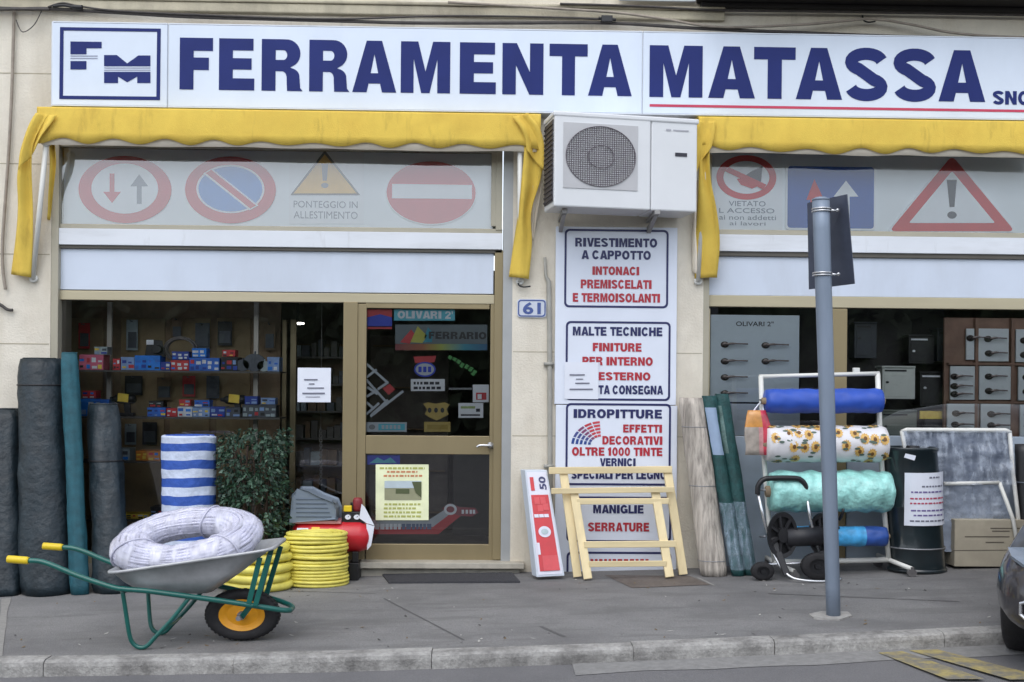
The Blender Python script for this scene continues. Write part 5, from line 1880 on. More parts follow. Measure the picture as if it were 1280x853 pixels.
hose_coil(314, 743, 94, 58 * px_m(-0.6), 'loose thick yellow hose coil behind the wheelbarrow wheel', 13, 5, None, 3, 0.018)

# ================================================================== WHEELBARROW
YM = -2.22
wb = thing('wheelbarrow', 'green framed wheelbarrow with galvanised tray standing at the kerb', 'wheelbarrow', G(240, 800))
def mir(p):
    return Vector((p.x, 2 * YM - p.y, p.z))
near = [(36, 701, -2.48), (50, 702, -2.48), (66, 707, -2.48), (100, 721, -2.48), (140, 734, -2.48), (160, 737, -2.48), (185, 739, -2.47), (230, 745, -2.44), (275, 751, -2.40), (315, 757, -2.37), (340, 761, -2.34)]
nw = [P(*p) for p in near]
fr = cr(nw, 5)
tip = P(364, 762, YM)
loop = fr + cr([nw[-1], P(354, 763, -2.31), P(362, 763, -2.27), tip, mir(P(362, 763, -2.27)), mir(P(354, 763, -2.31)), mir(nw[-1])], 4)[1:-1] + [mir(p) for p in reversed(fr)]
mb = MB()
mb.tube(loop, 0.0165, 10)
mk('frame', mb, DGREEN, wb, smooth=True)
for f_ in (lambda p: p, mir):
    mb = MB()
    a, b = f_(P(9, 699, -2.48)), f_(P(36, 701, -2.48))
    mb.tube([a, a.lerp(b, .02), a.lerp(b, .1), a.lerp(b, .9), b], [0.008, 0.022, 0.023, 0.023, 0.020], 12)
    mk('grip', mb, YELP, wb, smooth=True)
for f_ in (lambda p: p, mir):
    mb = MB()
    pts = [P(153, 738, -2.46), P(157, 765, -2.44), P(162, 797, -2.42), P(167, 808, -2.41), P(175, 813, -2.41), P(184, 811, -2.41), P(194, 800, -2.41), P(215, 777, -2.42), P(237, 748, -2.43)]
    q = [f_(p) for p in cr(pts, 4)]
    zmin = min(p.z for p in q)
    gl_ = min(gz(p.x) for p in q) + 0.016
    for p in q:
        k = min(1, max(0, (0.45 - (p.z - zmin)) / 0.45))
        p.z += (gz(p.x) + 0.014 - zmin) * k
    mb.tube(q, 0.0135, 9)
    mk('leg', mb, DGREEN, wb, smooth=True)
mb = MB()
a = P(203, 789, -2.42)
mb.tube([a, mir(a)], 0.009, 8)
mk('leg_brace', mb, DGREEN, wb, smooth=True)
for f_ in (lambda p: p, mir):
    mb = MB()
    for (x0, y0), (x1, y1) in (((337, 694), (319, 758)), ((325, 697), (311, 755))):
        a, b = f_(P(x0, y0, -2.40)), f_(P(x1, y1, -2.385))
        beam(mb, a, b, 0.032, 0.012)
    mk('front_strut', mb, DGREEN, wb, bevel=0.003)
    mb = MB()
    beam(mb, f_(P(314, 756, -2.34)), f_(P(302, 772, -2.30)), 0.034, 0.008)
    mk('axle_bracket', mb, DGREEN, wb)
# wheel
wc = P(303.5, 768, YM)
t_ = px_m(YM)
wrz = wc.z - gz(wc.x) - 0.004
sxw = 46 * t_ / wrz
mb = MB()
R_ = wrz
prof = [(R_ * .60, -0.028), (R_ * .70, -0.042), (R_ * .86, -0.046), (R_ * .96, -0.036), (R_, -0.016), (R_, 0.016), (R_ * .96, 0.036), (R_ * .86, 0.046), (R_ * .70, 0.042), (R_ * .60, 0.028)]
mb.lathe(wc, 'Y', prof, 48, sxw, cap0=False, cap1=False)
for k in range(40):
    a = 2 * PI * k / 40
    for sgn in (-1, 1):
        a2 = a + 0.06 * sgn
        p = lambda r, aa, y: wc + Vector((r * sxw * math.cos(aa), y, r * math.sin(aa)))
        mb.add([p(R_ * 1.002, a2, sgn * .006), p(R_ * 1.002, a2 + .07, sgn * .006), p(R_ * .975, a2 + .09, sgn * .034), p(R_ * .975, a2 + .02, sgn * .034),
                p(R_ * 1.022, a2, sgn * .006), p(R_ * 1.022, a2 + .07, sgn * .006), p(R_ * .99, a2 + .09, sgn * .036), p(R_ * .99, a2 + .02, sgn * .036)],
               [(4, 5, 6, 7), (0, 1, 5, 4), (1, 2, 6, 5), (2, 3, 7, 6), (3, 0, 4, 7)])
wh = mk('wheel', mb, RUB, wb, smooth=True)
mb = MB()
Rr = R_ * .63
mb.lathe(wc, 'Y', [(0.0, -0.030), (R_ * .12, -0.030), (R_ * .16, -0.020), (R_ * .42, -0.016), (R_ * .52, -0.026), (Rr, -0.032), (Rr, 0.032), (R_ * .52, 0.026), (R_ * .42, 0.016), (R_ * .16, .02), (R_ * .12, .03), (0, .03)], 40, sxw)
mk('rim', mb, ORANGE, wh, smooth=False, bevel=0.003)
mb = MB()
mb.tube([wc + Vector((0, -0.125, 0)), wc + Vector((0, 0.125, 0))], 0.011, 10)
mb.lathe(wc + Vector((0, -0.118, 0)), 'Y', [(0.0, -0.008), (0.017, -0.008), (0.017, 0.012)], 6)
mb.tube([wc + Vector((0, -0.05, 0)), wc + Vector((0, 0.05, 0))], 0.026, 12)
mk('axle', mb, STEEL, wh)
# tray
def rring(c, n=6, k=0.16):
    """rounded quad ring through four corners"""
    out = []
    for i in range(4):
        p, q, s_ = c[i - 1], c[i], c[(i + 1) % 4]
        a, b = q.lerp(p, k), q.lerp(s_, k)
        for j in range(n):
            u = j / (n - 1)
            out.append((a.lerp(q, u)).lerp(q.lerp(b, u), u))
    return out
nl, nr = P(129, 717, -2.53), P(341, 686, -2.47)
rim = [nl, nr, mir(nr), mir(nl)]
bl, br = P(172, 741, -2.42), P(262, 742, -2.40)
bot = [bl, br, mir(br), mir(bl)]
cen = sum(rim, Vector()) / 4
rim_in = [p.lerp(cen, 0.035) for p in rim]
rim_lo = [p + Vector((0, 0, -0.014)) for p in rim]
mid = [a.lerp(b, 0.55) + (a - cen) * 0.03 for a, b in zip(rim_in, bot)]
mb = MB()
mb.rings([rring(rim_lo), rring(rim), rring(rim_in), rring(mid, 6, .2), rring(bot, 6, .25)], 0, False, True)
mk('tray', mb, mat('galvanised_tray', S(176, 178, 180), 0.42, 0.16, 6, metal=0.3, bump=0.05, bscale=20), wb, smooth=True, solid=0.006)

# clear hose coil in the tray
CLR = mat('clear_hose_film', S(196, 196, 214), 0.16, 0.2, 9, 0.2, 30, spec=0.9, coat=0.5)
hcx, hcy = 233, 688
ct = P(hcx, hcy - 3, -2.2) + Vector((0, 0.01, 0.045))
sp_ = px_m(-2.2)
Rm, rm = 49 * sp_, 18 * sp_
tilt = math.radians(29)
rs = random.Random(2)
mb = MB()
for ring_i in range(7):
    pass
NJ, NI = 40, 96
def coil_pt(a, b, k=1.0):
    rdg = k * (1 + 0.05 * nz((math.cos(a) * 2.2, math.sin(a) * 2.2, math.sin(b) * .8), 1.3))
    sq_ = 1 - 0.08 * max(0, math.cos(a * 4 + .8)) ** 8
    x = (Rm + rm * rdg * sq_ * math.cos(b)) * math.cos(a)
    y = (Rm * 0.78 + rm * rdg * sq_ * math.cos(b)) * math.sin(a)
    z = rm * rdg * sq_ * 0.95 * math.sin(b)
    v = Vector((x * 1.37, y * math.cos(tilt) - z * math.sin(tilt), y * math.sin(tilt) + z * math.cos(tilt)))
    v.z += v.x * 0.10
    return ct + v
rgs = [[coil_pt(2 * PI * i / NI, 2 * PI * j / NJ) for j in range(NJ)] for i in range(NI + 1)]
t = thing('clear_hose_coil', 'bundled coil of clear plastic hose lying in the wheelbarrow tray', 'hose coil', ct + Vector((0, 0, -.15)))
mb = MB()
NT = 30
for q in range(NT):
    ph = rs.uniform(-.06, .06)
    kk = rs.uniform(.95, 1.0)
    mb.tube([coil_pt(2 * PI * i / 72, 2 * PI * q / NT + ph + .10 * math.sin(2 * PI * i / 72 * 2 + q * .4) + .07 * nz((i * .12, q, 0), 1), kk) for i in range(72)], 0.0118, 7, 0, closed=True)
mk('hose_winding', mb, CLR, t, smooth=True)
mb = MB()
mb.rings([[coil_pt(2 * PI * i / NI, 2 * PI * j / NJ, 1.11 + .05 * nz((i * .35, j * .5, 3), 1)) for j in range(NJ)] for i in range(NI + 1)], 0, False, False)
mk('plastic_wrap', mb, film_mat('hose_film', S(222, 222, 236), .5, .35), t, smooth=True)
for a in (1.25, 3.6, 5.6):
    i = int(a / (2 * PI) * NI)
    cc_ = sum(rgs[i], Vector()) / NJ
    mb = MB()
    mb.tube([cc_ + (p - cc_) * 1.16 for p in rgs[i]], 0.006, 6, 0, closed=True)
    mk('binding_tape', mb, mat('clear_tape', S(190, 190, 206), 0.3, 0.05, 8), t, smooth=True)
# ================================================================== DOOR MAT
mb = MB()
q = [G(*p) for p in ((478, 720), (640, 718), (650, 729), (486, 730))]
mb.hexa([p + Vector((0, 0, 0.002)) for p in q], [p + Vector((0, 0, 0.016)) for p in q])
for i in range(1, 60):
    a, b = q[0].lerp(q[1], i / 60), q[3].lerp(q[2], i / 60)
    mb.tube([a + Vector((0, 0.0, .016)), b + Vector((0, 0, .016))], 0.004, 4)
tag(mk('door_mat', mb, mat('mat_grey', S(66, 66, 70), 0.95, 0.2, 60, 0.5, 200), loc=q[0]), 'dark grey door mat on the pavement before the step', 'door mat')

# ================================================================== LEANING RED AND WHITE SIGN
Yt_, Yb_ = -0.14, -0.40
tl, tr2, br2, bl2 = P(656, 588, Yt_), P(684, 588, Yt_), P(706, 720, Yb_), P(671, 722, Yb_)
t = thing('display_sign', 'narrow white and red light box leaning on the pillar', 'sign', (bl2 + br2) / 2)
dep = Vector((-0.035, 0.10, 0))
mb = MB()
mb.hexa([bl2, br2, tr2, tl], [p + dep for p in (bl2, br2, tr2, tl)])
bx_ = mk('case', mb, mat('case_white', S(196, 204, 214), 0.4, 0.04, 4), t, bevel=0.006)
nrm = Vector((0, -0.004, 0.002))
def on(u, v, k=1):
    return (bl2.lerp(br2, u)).lerp(tl.lerp(tr2, u), v) + nrm * k
mb = MB()
def oq(u0, v0, u1, v1, mi, k=1):
    mb.quad(on(u0, v0, k), on(u1, v0, k), on(u1, v1, k), on(u0, v1, k), mi)
oq(.07, .02, .93, .98, 0)
oq(.14, .05, .86, .76, 1, 2)
oq(.28, .05, .86, .19, 2, 3)
for u, v in ((.35, .70), (.6, .70), (.45, .63), (.68, .64)):
    oq(u - .1, v - .03, u + .12, v + .035, 2, 3)
for u in (.25, .45, .65):
    oq(u - .08, .545, u + .1, .575, 0, 3)
mb.poly([[on(.5 + .24 * math.cos(a), .41 + .052 * math.sin(a), 3) for a in [2 * PI * i / 24 for i in range(24)]]], 0)
mb.poly([[on(.5 + .14 * math.cos(a), .41 + .026 * math.sin(a), 4) for a in [2 * PI * i / 20 for i in range(20)]]], 3)
oq(.14, .20, .24, .31, 0, 3)
oq(.17, .80, .33, .93, 1, 2)
mb.text_quad('50', on(.55, .81, 2), on(.55, .935, 2), on(.85, .935, 2), on(.85, .81, 2), 4, 0.03)
mk('printed_face', mb, [mat('face_white', S(216, 216, 228), 0.4, 0.03, 4), REDP, mat('face_coral', S(206, 74, 80), 0.45, 0.1, 8), PC['grey'], NAVYT], bx_)

# ================================================================== PINE TRESTLE
t = thing('folding_trestle', 'folded pale pine trestle leaning against the pillar board', 'trestle', G(775, 724))
def leg(a, b, Ya, Yb, w=10.5, d=0.045):
    mb = MB()
    pa, pb = P(*a, Ya), P(*b, Yb)
    pb.z = max(pb.z, gz(pb.x) + 0.012)
    beam(mb, pa, pb, w * px_m(-.3), d)
    mk('leg', mb, WOOD, t, bevel=0.004)
def rail(a, b, Y, w, d=0.022):
    mb = MB()
    beam(mb, P(*a, Y), P(*b, Y), w * px_m(-.3), d)
    mk('rail', mb, WOODH, t, bevel=0.004)
leg((703.5, 585), (722, 723), -.18, -.36)
leg((833.5, 584), (854, 720), -.18, -.36)
leg((717, 613), (735, 725), -.26, -.46)
leg((818.5, 612), (837, 723), -.26, -.46)
rail((686, 588.5), (840, 587), -.215, 8.5, 0.03)
rail((689, 614), (843, 612), -.30, 7, 0.03)
rail((721, 627), (836, 626.5), -.30, 7.5)
rail((730, 681), (845, 680), -.41, 8)
rail((736, 705.5), (833, 704.5), -.45, 7)

# ================================================================== REED ROLL AND GREEN MESH ROLLS
REED = mat('reed_screen', S(172, 164, 154), 0.85, 0.4, 26, 0.8, 60, stretch=(1, 1, 0.08))
out, c0, c1, r1 = lean_roll((875, 721), (910, 721), (848, 498), (879, 497), -0.36, -0.14, n=32, rings=24, wr=0.004, seed=21)
t = thing('reed_roll', 'pale reed screen roll leaning between the trestle and green mesh rolls', 'screen roll', c0)
mb = MB()
mb.rings(out)
mk('screen', mb, REED, t, smooth=True)
mb = MB()
for k in (0.12, 0.5, 0.86):
    i = int(k * 24)
    cc_ = sum(out[i], Vector()) / 32
    mb.tube([cc_ + (p - cc_) * 1.01 for p in out[i]], 0.003, 5, 0, closed=True)
mk('wire_tie', mb, STEEL, t, smooth=True)
GM = mat('green_mesh', S(26, 70, 70), 0.65, 0.3, 16, 0.4, 90)
MG = 'green mesh rolls leaning by the roll rack'
FILM = film_mat('clear_film', S(176, 196, 214), 0.34)
for (a, lab, sd) in ((((914, 719), (931, 719), (877, 495), (895, 495), -0.40, -0.16), 'left green mesh roll, touching the pale reed screen', 31), (((929, 719), (946, 719), (893, 493), (911, 492), -0.38, -0.15), 'right green mesh roll, nearer the roll rack', 33)):
    out, c0, c1, r1 = lean_roll(*a, n=22, rings=30, wr=0.005, seed=sd)
    t = thing('mesh_roll', lab, 'mesh roll', c0, MG)
    mb = MB()
    mb.rings(out)
    mk('mesh', mb, GM, t, smooth=True)
    mb = MB()
    r3 = []
    for rg in out[1:13]:
        cc_ = sum(rg, Vector()) / len(rg)
        r3.append([cc_ + (p - cc_) * (1.05 + .04 * nz(p, 9)) for p in rg])
    mb.rings(r3, 0, False, False)
    mk('plastic_wrap', mb, FILM, t, smooth=True)
    mb = MB()
    i0, i1 = 20, 29
    sel = list(range(13, 20)) if sd == 31 else list(range(12, 16))
    rows = []
    for i in range(i0, i1):
        cc_ = sum(out[i], Vector()) / 22
        rows.append([cc_ + (out[i][j % 22] - cc_) * 1.03 for j in sel])
    mb.rings(rows, 0, False, False, closed=False)
    mk('paper_label', mb, mat('mesh_label_blue', S(140, 160, 186), 0.5, 0.06, 8) if sd == 31 else mat('mesh_label_mottled', S(90, 116, 112), 0.5, 0.4, 18), t, smooth=True)

# ================================================================== ROLL RACK
rkY = -0.38
rk_ = thing('roll_rack', 'white tubular rack on castors holding rolls of plastic cloth', 'rack', G(1040, 706))
mb = MB()
tb = lambda pts, r=0.017: mb.tube([P(*p) for p in pts], r, 10)
tb([(949, 471, rkY), (1099, 467, rkY)])
tb([(951, 470, rkY), (954, 560, rkY), (961, 650, rkY), (968, 703, rkY)], 0.02)
tb([(1097, 467, rkY), (1099.5, 530, rkY), (1105, 635, rkY), (1111, 701, rkY)], 0.021)
mk('frame', mb, WMET, rk_, smooth=True)
mb = MB()
tb([(968, 703, rkY), (1111, 700, rkY)], 0.022)
for (cx, yy) in ((968, 703), (1111, 700)):
    c = P(cx, yy, rkY)
    mb.tube([c + Vector((0, 0.24, 0)), c + Vector((0.0, 0, 0)), c + Vector((0.10, -0.22, -0.035))], 0.019, 8)
mk('base', mb, WMET, rk_, smooth=True)
for (cx, yy) in ((968, 703), (1111, 700)):
    c = P(cx, yy, rkY)
    for d in (Vector((0.10, -0.22, 0)), Vector((0, 0.24, 0))):
        q = c + d
        g_ = gz(q.x)
        r = max(0.018, min(0.03, (c.z - g_) * .35))
        mb = MB()
        mb.lathe((q.x, q.y, g_ + r + .001), 'Y', [(0, -.012), (r, -.012), (r, .012), (0, .012)], 14, 1.25)
        mb.box(q.x - .012, q.x + .012, q.y - .016, q.y + .016, g_ + r, c.z - 0.02)
        mk('castor', mb, mat('castor_grey', S(96, 94, 94), 0.5, 0.1, 6), rk_)
mb = MB()
for y0, y1 in ((500, 500), (555, 554), (613, 613), (671, 670)):
    mb.tube([P(950, y0, rkY - .0), P(957, y0, rkY - .1)], 0.008, 6)
    mb.tube([P(1100, y1, rkY), P(1104, y1, rkY - .1)], 0.008, 6)
mk('hook', mb, STEEL, rk_, smooth=True)
mb = MB()
mb.pbox(1067, 460, 1075, 469, rkY - .01, .03)
mk('label_holder', mb, WMET, rk_, bevel=.003)
# rolls carried on the rack
SUN = mat('sunflower_white', S(222, 220, 222), 0.4, 0.03, 5)
SFY = mat('sunflower_petal', S(214, 172, 96), 0.5, 0.15, 20)
SFC = mat('sunflower_centre', S(110, 74, 34), 0.6, 0.2, 20)
SFL = mat('sunflower_leaf', S(86, 104, 92), 0.5, 0.2, 14)
def rack_roll(x0, x1, yc, rpx, mt, label, name='cloth_roll', Y=None, seed=0, split=None, wr=0.004, yc1=None):
    Y = rkY - 0.10 if Y is None else Y
    a, b = P(x0, yc, Y), P(x1, yc if yc1 is None else yc1, Y)
    r = rpx * px_m(Y)
    t = thing('cloth_roll', label, 'cloth roll', (a + b) / 2 + Vector((0, 0, -r)), 'rolls on the white rack')
    n, k = 36, 40
    rg = []
    for i in range(k + 1):
        u = i / k
        c = a.lerp(b, u)
        e = min(u, 1 - u) * k
        q = r * (1 if e >= 2 else (0.90 + .05 * e))
        row = []
        for j in range(n):
            th = 2 * PI * j / n
            w = nz((u * 9, math.cos(th) * 1.2 + seed, math.sin(th) * 1.2), 1.4) * wr * 2
            row.append(c + Vector((0, math.cos(th), math.sin(th))) * (q + w))
        rg.append(row)
    mb = MB()
    mb.rings(rg, mfun=(lambda i, j: 0 if i < k * split else 1) if split else None)
    body = mk('cloth', mb, mt, t, smooth=True)
    mb = MB()
    mb.tube([a + Vector((-0.03, 0, 0)), b + Vector((.03, 0, 0))], r * .28, 12)
    mk('core_tube', mb, mat('card_core', S(150, 132, 108), 0.8, 0.1, 8), t, smooth=True)
    return t, a, b, r
rack_roll(957, 1101, 501.5, 15.5, mat('royal_blue_cloth', S(44, 82, 178), 0.5, 0.08, 8), 'royal blue cloth roll on the top of the rack', seed=1)
t, a, b, r = rack_roll(957, 1105, 555, 23, SUN, 'white cloth roll printed with sunflowers on the rack', seed=2)
mb = MB()
rf = random.Random(8)
def on_roll(u, th, k=1.0):
    c = a.lerp(b, u)
    return c + Vector((0, -math.cos(th), math.sin(th))) * (r * 1.012 + 0.0012 * k)
def patch(u, th, du, dth, mi, k, n=12, rot=0, pet=0):
    pts = []
    for i in range(n):
        q = 2 * PI * i / n
        rr = 1 - (pet * (i % 2))
        x, y = math.cos(q) * du * rr, math.sin(q) * dth * rr
        x2, y2 = x * math.cos(rot) - y * math.sin(rot) * du / dth, x * math.sin(rot) * dth / du + y * math.cos(rot)
        pts.append(on_roll(u + x2, th + y2, k))
    c = on_roll(u, th, k)
    mb.add([c] + pts, [(0, i + 1, (i + 1) % n + 1) for i in range(n)], mi)
spots = []
for k in range(400):
    u, th = rf.uniform(.04, .96), rf.uniform(-1.3, 1.45)
    if all(abs(u - p) > .078 or abs(th - q) > .62 for p, q in spots):
        spots.append((u, th))
for u, th in spots:
    if rf.random() < 0.72:
        patch(u, th, .042, .34, 0, 1 + rf.random() * .2, 24, 0, .22)
        patch(u + .002, th, .015, .12, 1, 3, 10)
    for q in range(2):
        patch(u + rf.uniform(-.05, .05), th + rf.uniform(-.35, .35), .024, .07, 2, 2 + q * .3, 8, rf.uniform(-.9, .9))
mk('sunflower_print', mb, [SFY, SFC, SFL], t, smooth=False)
TQ = mat('turquoise_cloth', S(158, 218, 210), 0.3, 0.2, 14, 0.7, 24, spec=0.7)
rack_roll(962, 1111, 614.5, 25.5, TQ, 'turquoise cloth roll in crumpled film on the rack', seed=3, wr=0.010)
rack_roll(985, 1107, 670.5, 12.5, [mat('sky_blue_cloth', S(70, 160, 214), 0.45, 0.25, 12), mat('denim_blue_cloth', S(48, 84, 160), 0.5, 0.15, 10)], 'small two tone blue roll low on the rack', seed=4, split=0.76)

# bag hanging from the rack
t = thing('hanging_bag', 'clear bag of red and yellow goods hanging on the rack corner', 'bag', P(948, 570, rkY - .12))
mb = MB()
rg = []
for i in range(9):
    u = i / 8
    y = 513 + 56 * u
    w = 11 + 6 * math.sin(min(1, u * 2) * PI / 2)
    cx = 948 + 3 * u
    row = []
    for j in range(20):
        th = 2 * PI * j / 20
        row.append(P(cx - 2 + w * math.cos(th) * (1 + .08 * nz((i, j, 1), .7)), y, rkY - .12) + Vector((0, .035 * math.sin(th) * math.sin(min(1, u + .2) * PI * .8 + .2), 0)))
    rg.append(row)
def bagm(i, j):
    c = math.cos(2 * PI * (j + .5) / 20)
    if c > .45:
        return 1
    if i < 3:
        return 2
    return 0 if c < .1 else 3
mb.rings(rg, mfun=bagm)
mk('contents', mb, [mat('bag_beige', S(170, 160, 150), 0.3, 0.2, 14, spec=.8), mat('bag_red', S(198, 60, 80), 0.3, 0.3, 14, spec=.8), mat('bag_amber', S(200, 140, 70), 0.3, 0.2, 14, spec=.8), mat('bag_pink', S(206, 150, 150), 0.3, 0.2, 14)], t, smooth=True)
mb = MB()
mb.tube(cr([P(942, 514, rkY - .12), P(948, 506, rkY - .06), P(952, 503, rkY - .02), P(954, 510, rkY - .08), P(954, 514, rkY - .12)]), 0.006, 6)
mk('bag_neck', mb, PAPER, t, smooth=True)

# ================================================================== BLACK HOSE REEL CART
ctY = -0.62
t = thing('hose_reel_cart', 'black hose reel cart with curved handle parked before the rack', 'hose cart', G(1000, 724))
mb = MB()
mb.tube(cr([P(947, 618, ctY), P(948, 607, ctY), P(954, 600, ctY), P(964, 598, ctY), P(993, 598, ctY), P(1002, 601, ctY), P(1007, 608, ctY), P(1008, 619, ctY)]), 0.021, 10)
mk('grip', mb, BLK, t, smooth=True)
mb = MB()
mb.tube([P(947.5, 617, ctY), P(955, 650, ctY), P(966, 690, ctY + .03)], 0.012, 8)
mb.tube([P(1008, 618, ctY), P(1013, 650, ctY), P(1023, 690, ctY + .03)], 0.012, 8)
mk('handle_tube', mb, CHROME, t, smooth=True)
def reel_disc(cx, cy, rx, rz, Y):
    mb = MB()
    c = P(cx, cy, Y)
    s_ = px_m(Y)
    q = rz * s_
    k = rx / rz
    # spoked flange, turned partly to the side
    mb.lathe(c, 'Y', [(q * .80, -.012), (q, -.018), (q * 1.02, 0.0), (q, .018), (q * .80, .012)], 36, k, cap0=False, cap1=False)
    mb.lathe(c, 'Y', [(0, -.03), (q * .32, -.028), (q * .36, 0), (q * .32, .03), (0, .03)], 24, k)
    for i in range(7):
        a = 2 * PI * i / 7
        p0, p1 = c + Vector((q * .3 * k * math.cos(a), 0, q * .3 * math.sin(a))), c + Vector((q * .86 * k * math.cos(a), 0, q * .86 * math.sin(a)))
        mb.tube([p0, p1], .016, 6)
    mb.lathe(c + Vector((0, .03, 0)), 'Y', [(0, 0), (q * .84, 0), (q * .84, .006), (0, .006)], 30, k)
    mk('reel_flange', mb, BLK, t, smooth=False)
reel_disc(978, 669, 19, 29, ctY - .02)
reel_disc(1026, 668, 15, 26, ctY + .05)
mb = MB()
mb.tube([P(982, 672, ctY), P(1025, 670, ctY + .03)], 0.075, 20)
mk('reel_drum', mb, mat('drum_black', S(36, 36, 40), 0.5, 0.15, 8), t, smooth=True)
for cx, r_, Y in ((953, 11.5, ctY - .0), (1022, 17, ctY - .02)):
    g_ = G(cx, 720)
    c = Vector((P(cx, 710, Y).x, Y, 0))
    s_ = px_m(Y)
    c.z = gz(c.x) + r_ * s_ + .002
    mb = MB()
    q = r_ * s_
    mb.lathe(c, 'Y', [(q * .55, -.03), (q * .9, -.03), (q, -.02), (q, .02), (q * .9, .03), (q * .55, .03)], 26, 1.25, cap0=False, cap1=False)
    w_ = mk('wheel', mb, RUB, t, smooth=True)
    mb = MB()
    mb.lathe(c, 'Y', [(0, -.025), (q * .2, -.025), (q * .24, -.012), (q * .6, -.014), (q * .6, .014), (0, .014)], 22, 1.25)
    mk('hub', mb, BLK, w_)
mb = MB()
mb.tube([P(957, 706, ctY + .0), P(1026, 703, ctY)], .010, 8)
mb.tube(cr([P(966, 690, ctY + .02), P(976, 709, ctY - .04), P(988, 721, ctY - .10), P(1003, 725.5, ctY - .14), P(1030, 727, ctY - .15), P(1052, 724, ctY - .12)], 5), .011, 8)
mk('base_loop', mb, CHROME, t, smooth=True)
mb = MB()
beam(mb, P(966, 672, ctY + .02), P(984, 720, ctY - .08), .05, .03)
mk('support', mb, BLK, t, bevel=.006)
mb = MB()
mb.tube([P(1049, 650, ctY + .05), P(1054, 640, ctY + .02), P(1054, 636, ctY + .02)], .012, 8)
mb.tube([P(1027, 664, ctY), P(1049, 660, ctY + .02)], .012, 8)
mk('crank', mb, BLK, t, smooth=True)

# ================================================================== BARREL
brY = -0.52
bb, bt = P(1157, 712, brY), P(1147, 560, brY)
bb.y += 0.17
bt.y = bb.y
bb.z = gz(bb.x) + .004
rb = 36.5 * px_m(brY)
t = thing('steel_drum', 'dark green black drum carrying a white handwritten notice', 'drum', bb)
axis = bt - bb
DRM = mat('drum_enamel', S(28, 38, 42), 0.3, 0.2, 6, coat=0.5)
prof = [(0, 0), (.97, 0), (1.03, .006), (1.03, .02), (.97, .03), (.97, .17), (1.0, .185), (1.0, .2), (.97, .215), (.97, .5), (1.0, .515), (1.0, .53), (.97, .545), (.95, .8), (.95, .96), (1.0, .972), (1.0, .995), (.93, 1.0), (.92, .975), (0, .975)]
mb = MB()
rg = []
for q, h in prof:
    c = bb + axis * h
    rg.append([c + Vector((rb * q * math.cos(2 * PI * j / 40), rb / 1.25 * q * math.sin(2 * PI * j / 40), 0)) for j in range(40)])
mb.rings(rg)
drum = mk('shell', mb, DRM, t, smooth=False, bevel=0.004)
for p in drum.data.polygons:
    p.use_smooth = len(p.vertices) == 4
mb = MB()
for h in (.195,):
    c = bb + axis * h
    mb.tube([c + Vector((rb * 1.01 * math.cos(2 * PI * j / 40), rb * 1.01 / 1.25 * math.sin(2 * PI * j / 40), 0)) for j in range(40)], .006, 6, 0, closed=True)
mk('hoop', mb, STEEL, t, smooth=True)
mb = MB()
mb.lathe(bt + Vector((0.03, 0, -.012)), 'Z', [(0, .02), (.04, .02), (.045, 0), (.045, -.02)], 16, 1.25)
mk('bung', mb, BLK, t)
def drum_patch(mb, x0, y0, x1, y1, mi, k=1.02, nseg=8):
    """sheet bent round the drum"""
    rows = []
    for i in range(2 if y1 - y0 < 4 else 7):
        nn = 1 if y1 - y0 < 4 else 6
        y = y0 + (y1 - y0) * i / nn
        row = []
        for j in range(nseg + 1):
            x = x0 + (x1 - x0) * j / nseg
            pz = P(x, y, brY + .02)
            h = (pz.z - bb.z) / axis.z
            c = bb + axis * h
            dx = max(-.99, min(.99, (pz.x - c.x) / (rb * k)))
            row.append(Vector((pz.x, c.y - rb * k / 1.25 * math.sqrt(1 - dx * dx), pz.z)))
        rows.append(row)
    mb.rings(rows, mi, False, False, closed=False)
mb = MB()
drum_patch(mb, 1130, 591, 1187, 657, 0, 1.025)
for y, x0, x1, mi in ((596, 1160, 1176, 1), (607, 1150, 1182, 1), (614, 1137, 1182, 2), (622, 1136, 1184, 3), (628, 1136, 1184, 3), (637, 1137, 1184, 2), (643, 1140, 1180, 2), (650, 1136, 1184, 1)):
    x = x0
    while x < x1:
        w = rr_.uniform(2.5, 6)
        drum_patch(mb, x, y, min(x + w, x1), y + 2.0, mi, 1.034, 2)
        x += w + 1.3
o = mk('drum_notice', mb, [PAPER, INK, mat('purple_ink', S(110, 96, 150), .7, .1, 10), mat('red_ink', S(180, 70, 96), .7, .1, 10)], loc=P(1158, 657, brY - .2))
tag(o, 'white handwritten notice wrapped round the dark drum', 'notice')
mb = MB()
q = [P(1130, 572, bb.y - .235), P(1143, 576, bb.y - .235), P(1145, 570, bb.y - .235), P(1132, 567, bb.y - .235)]
mb.poly([q])
tag(mk('price_tag', mb, PAPER, solid=.002, loc=q[0]), 'tilted white price tag at the top of the dark drum', 'price tag')

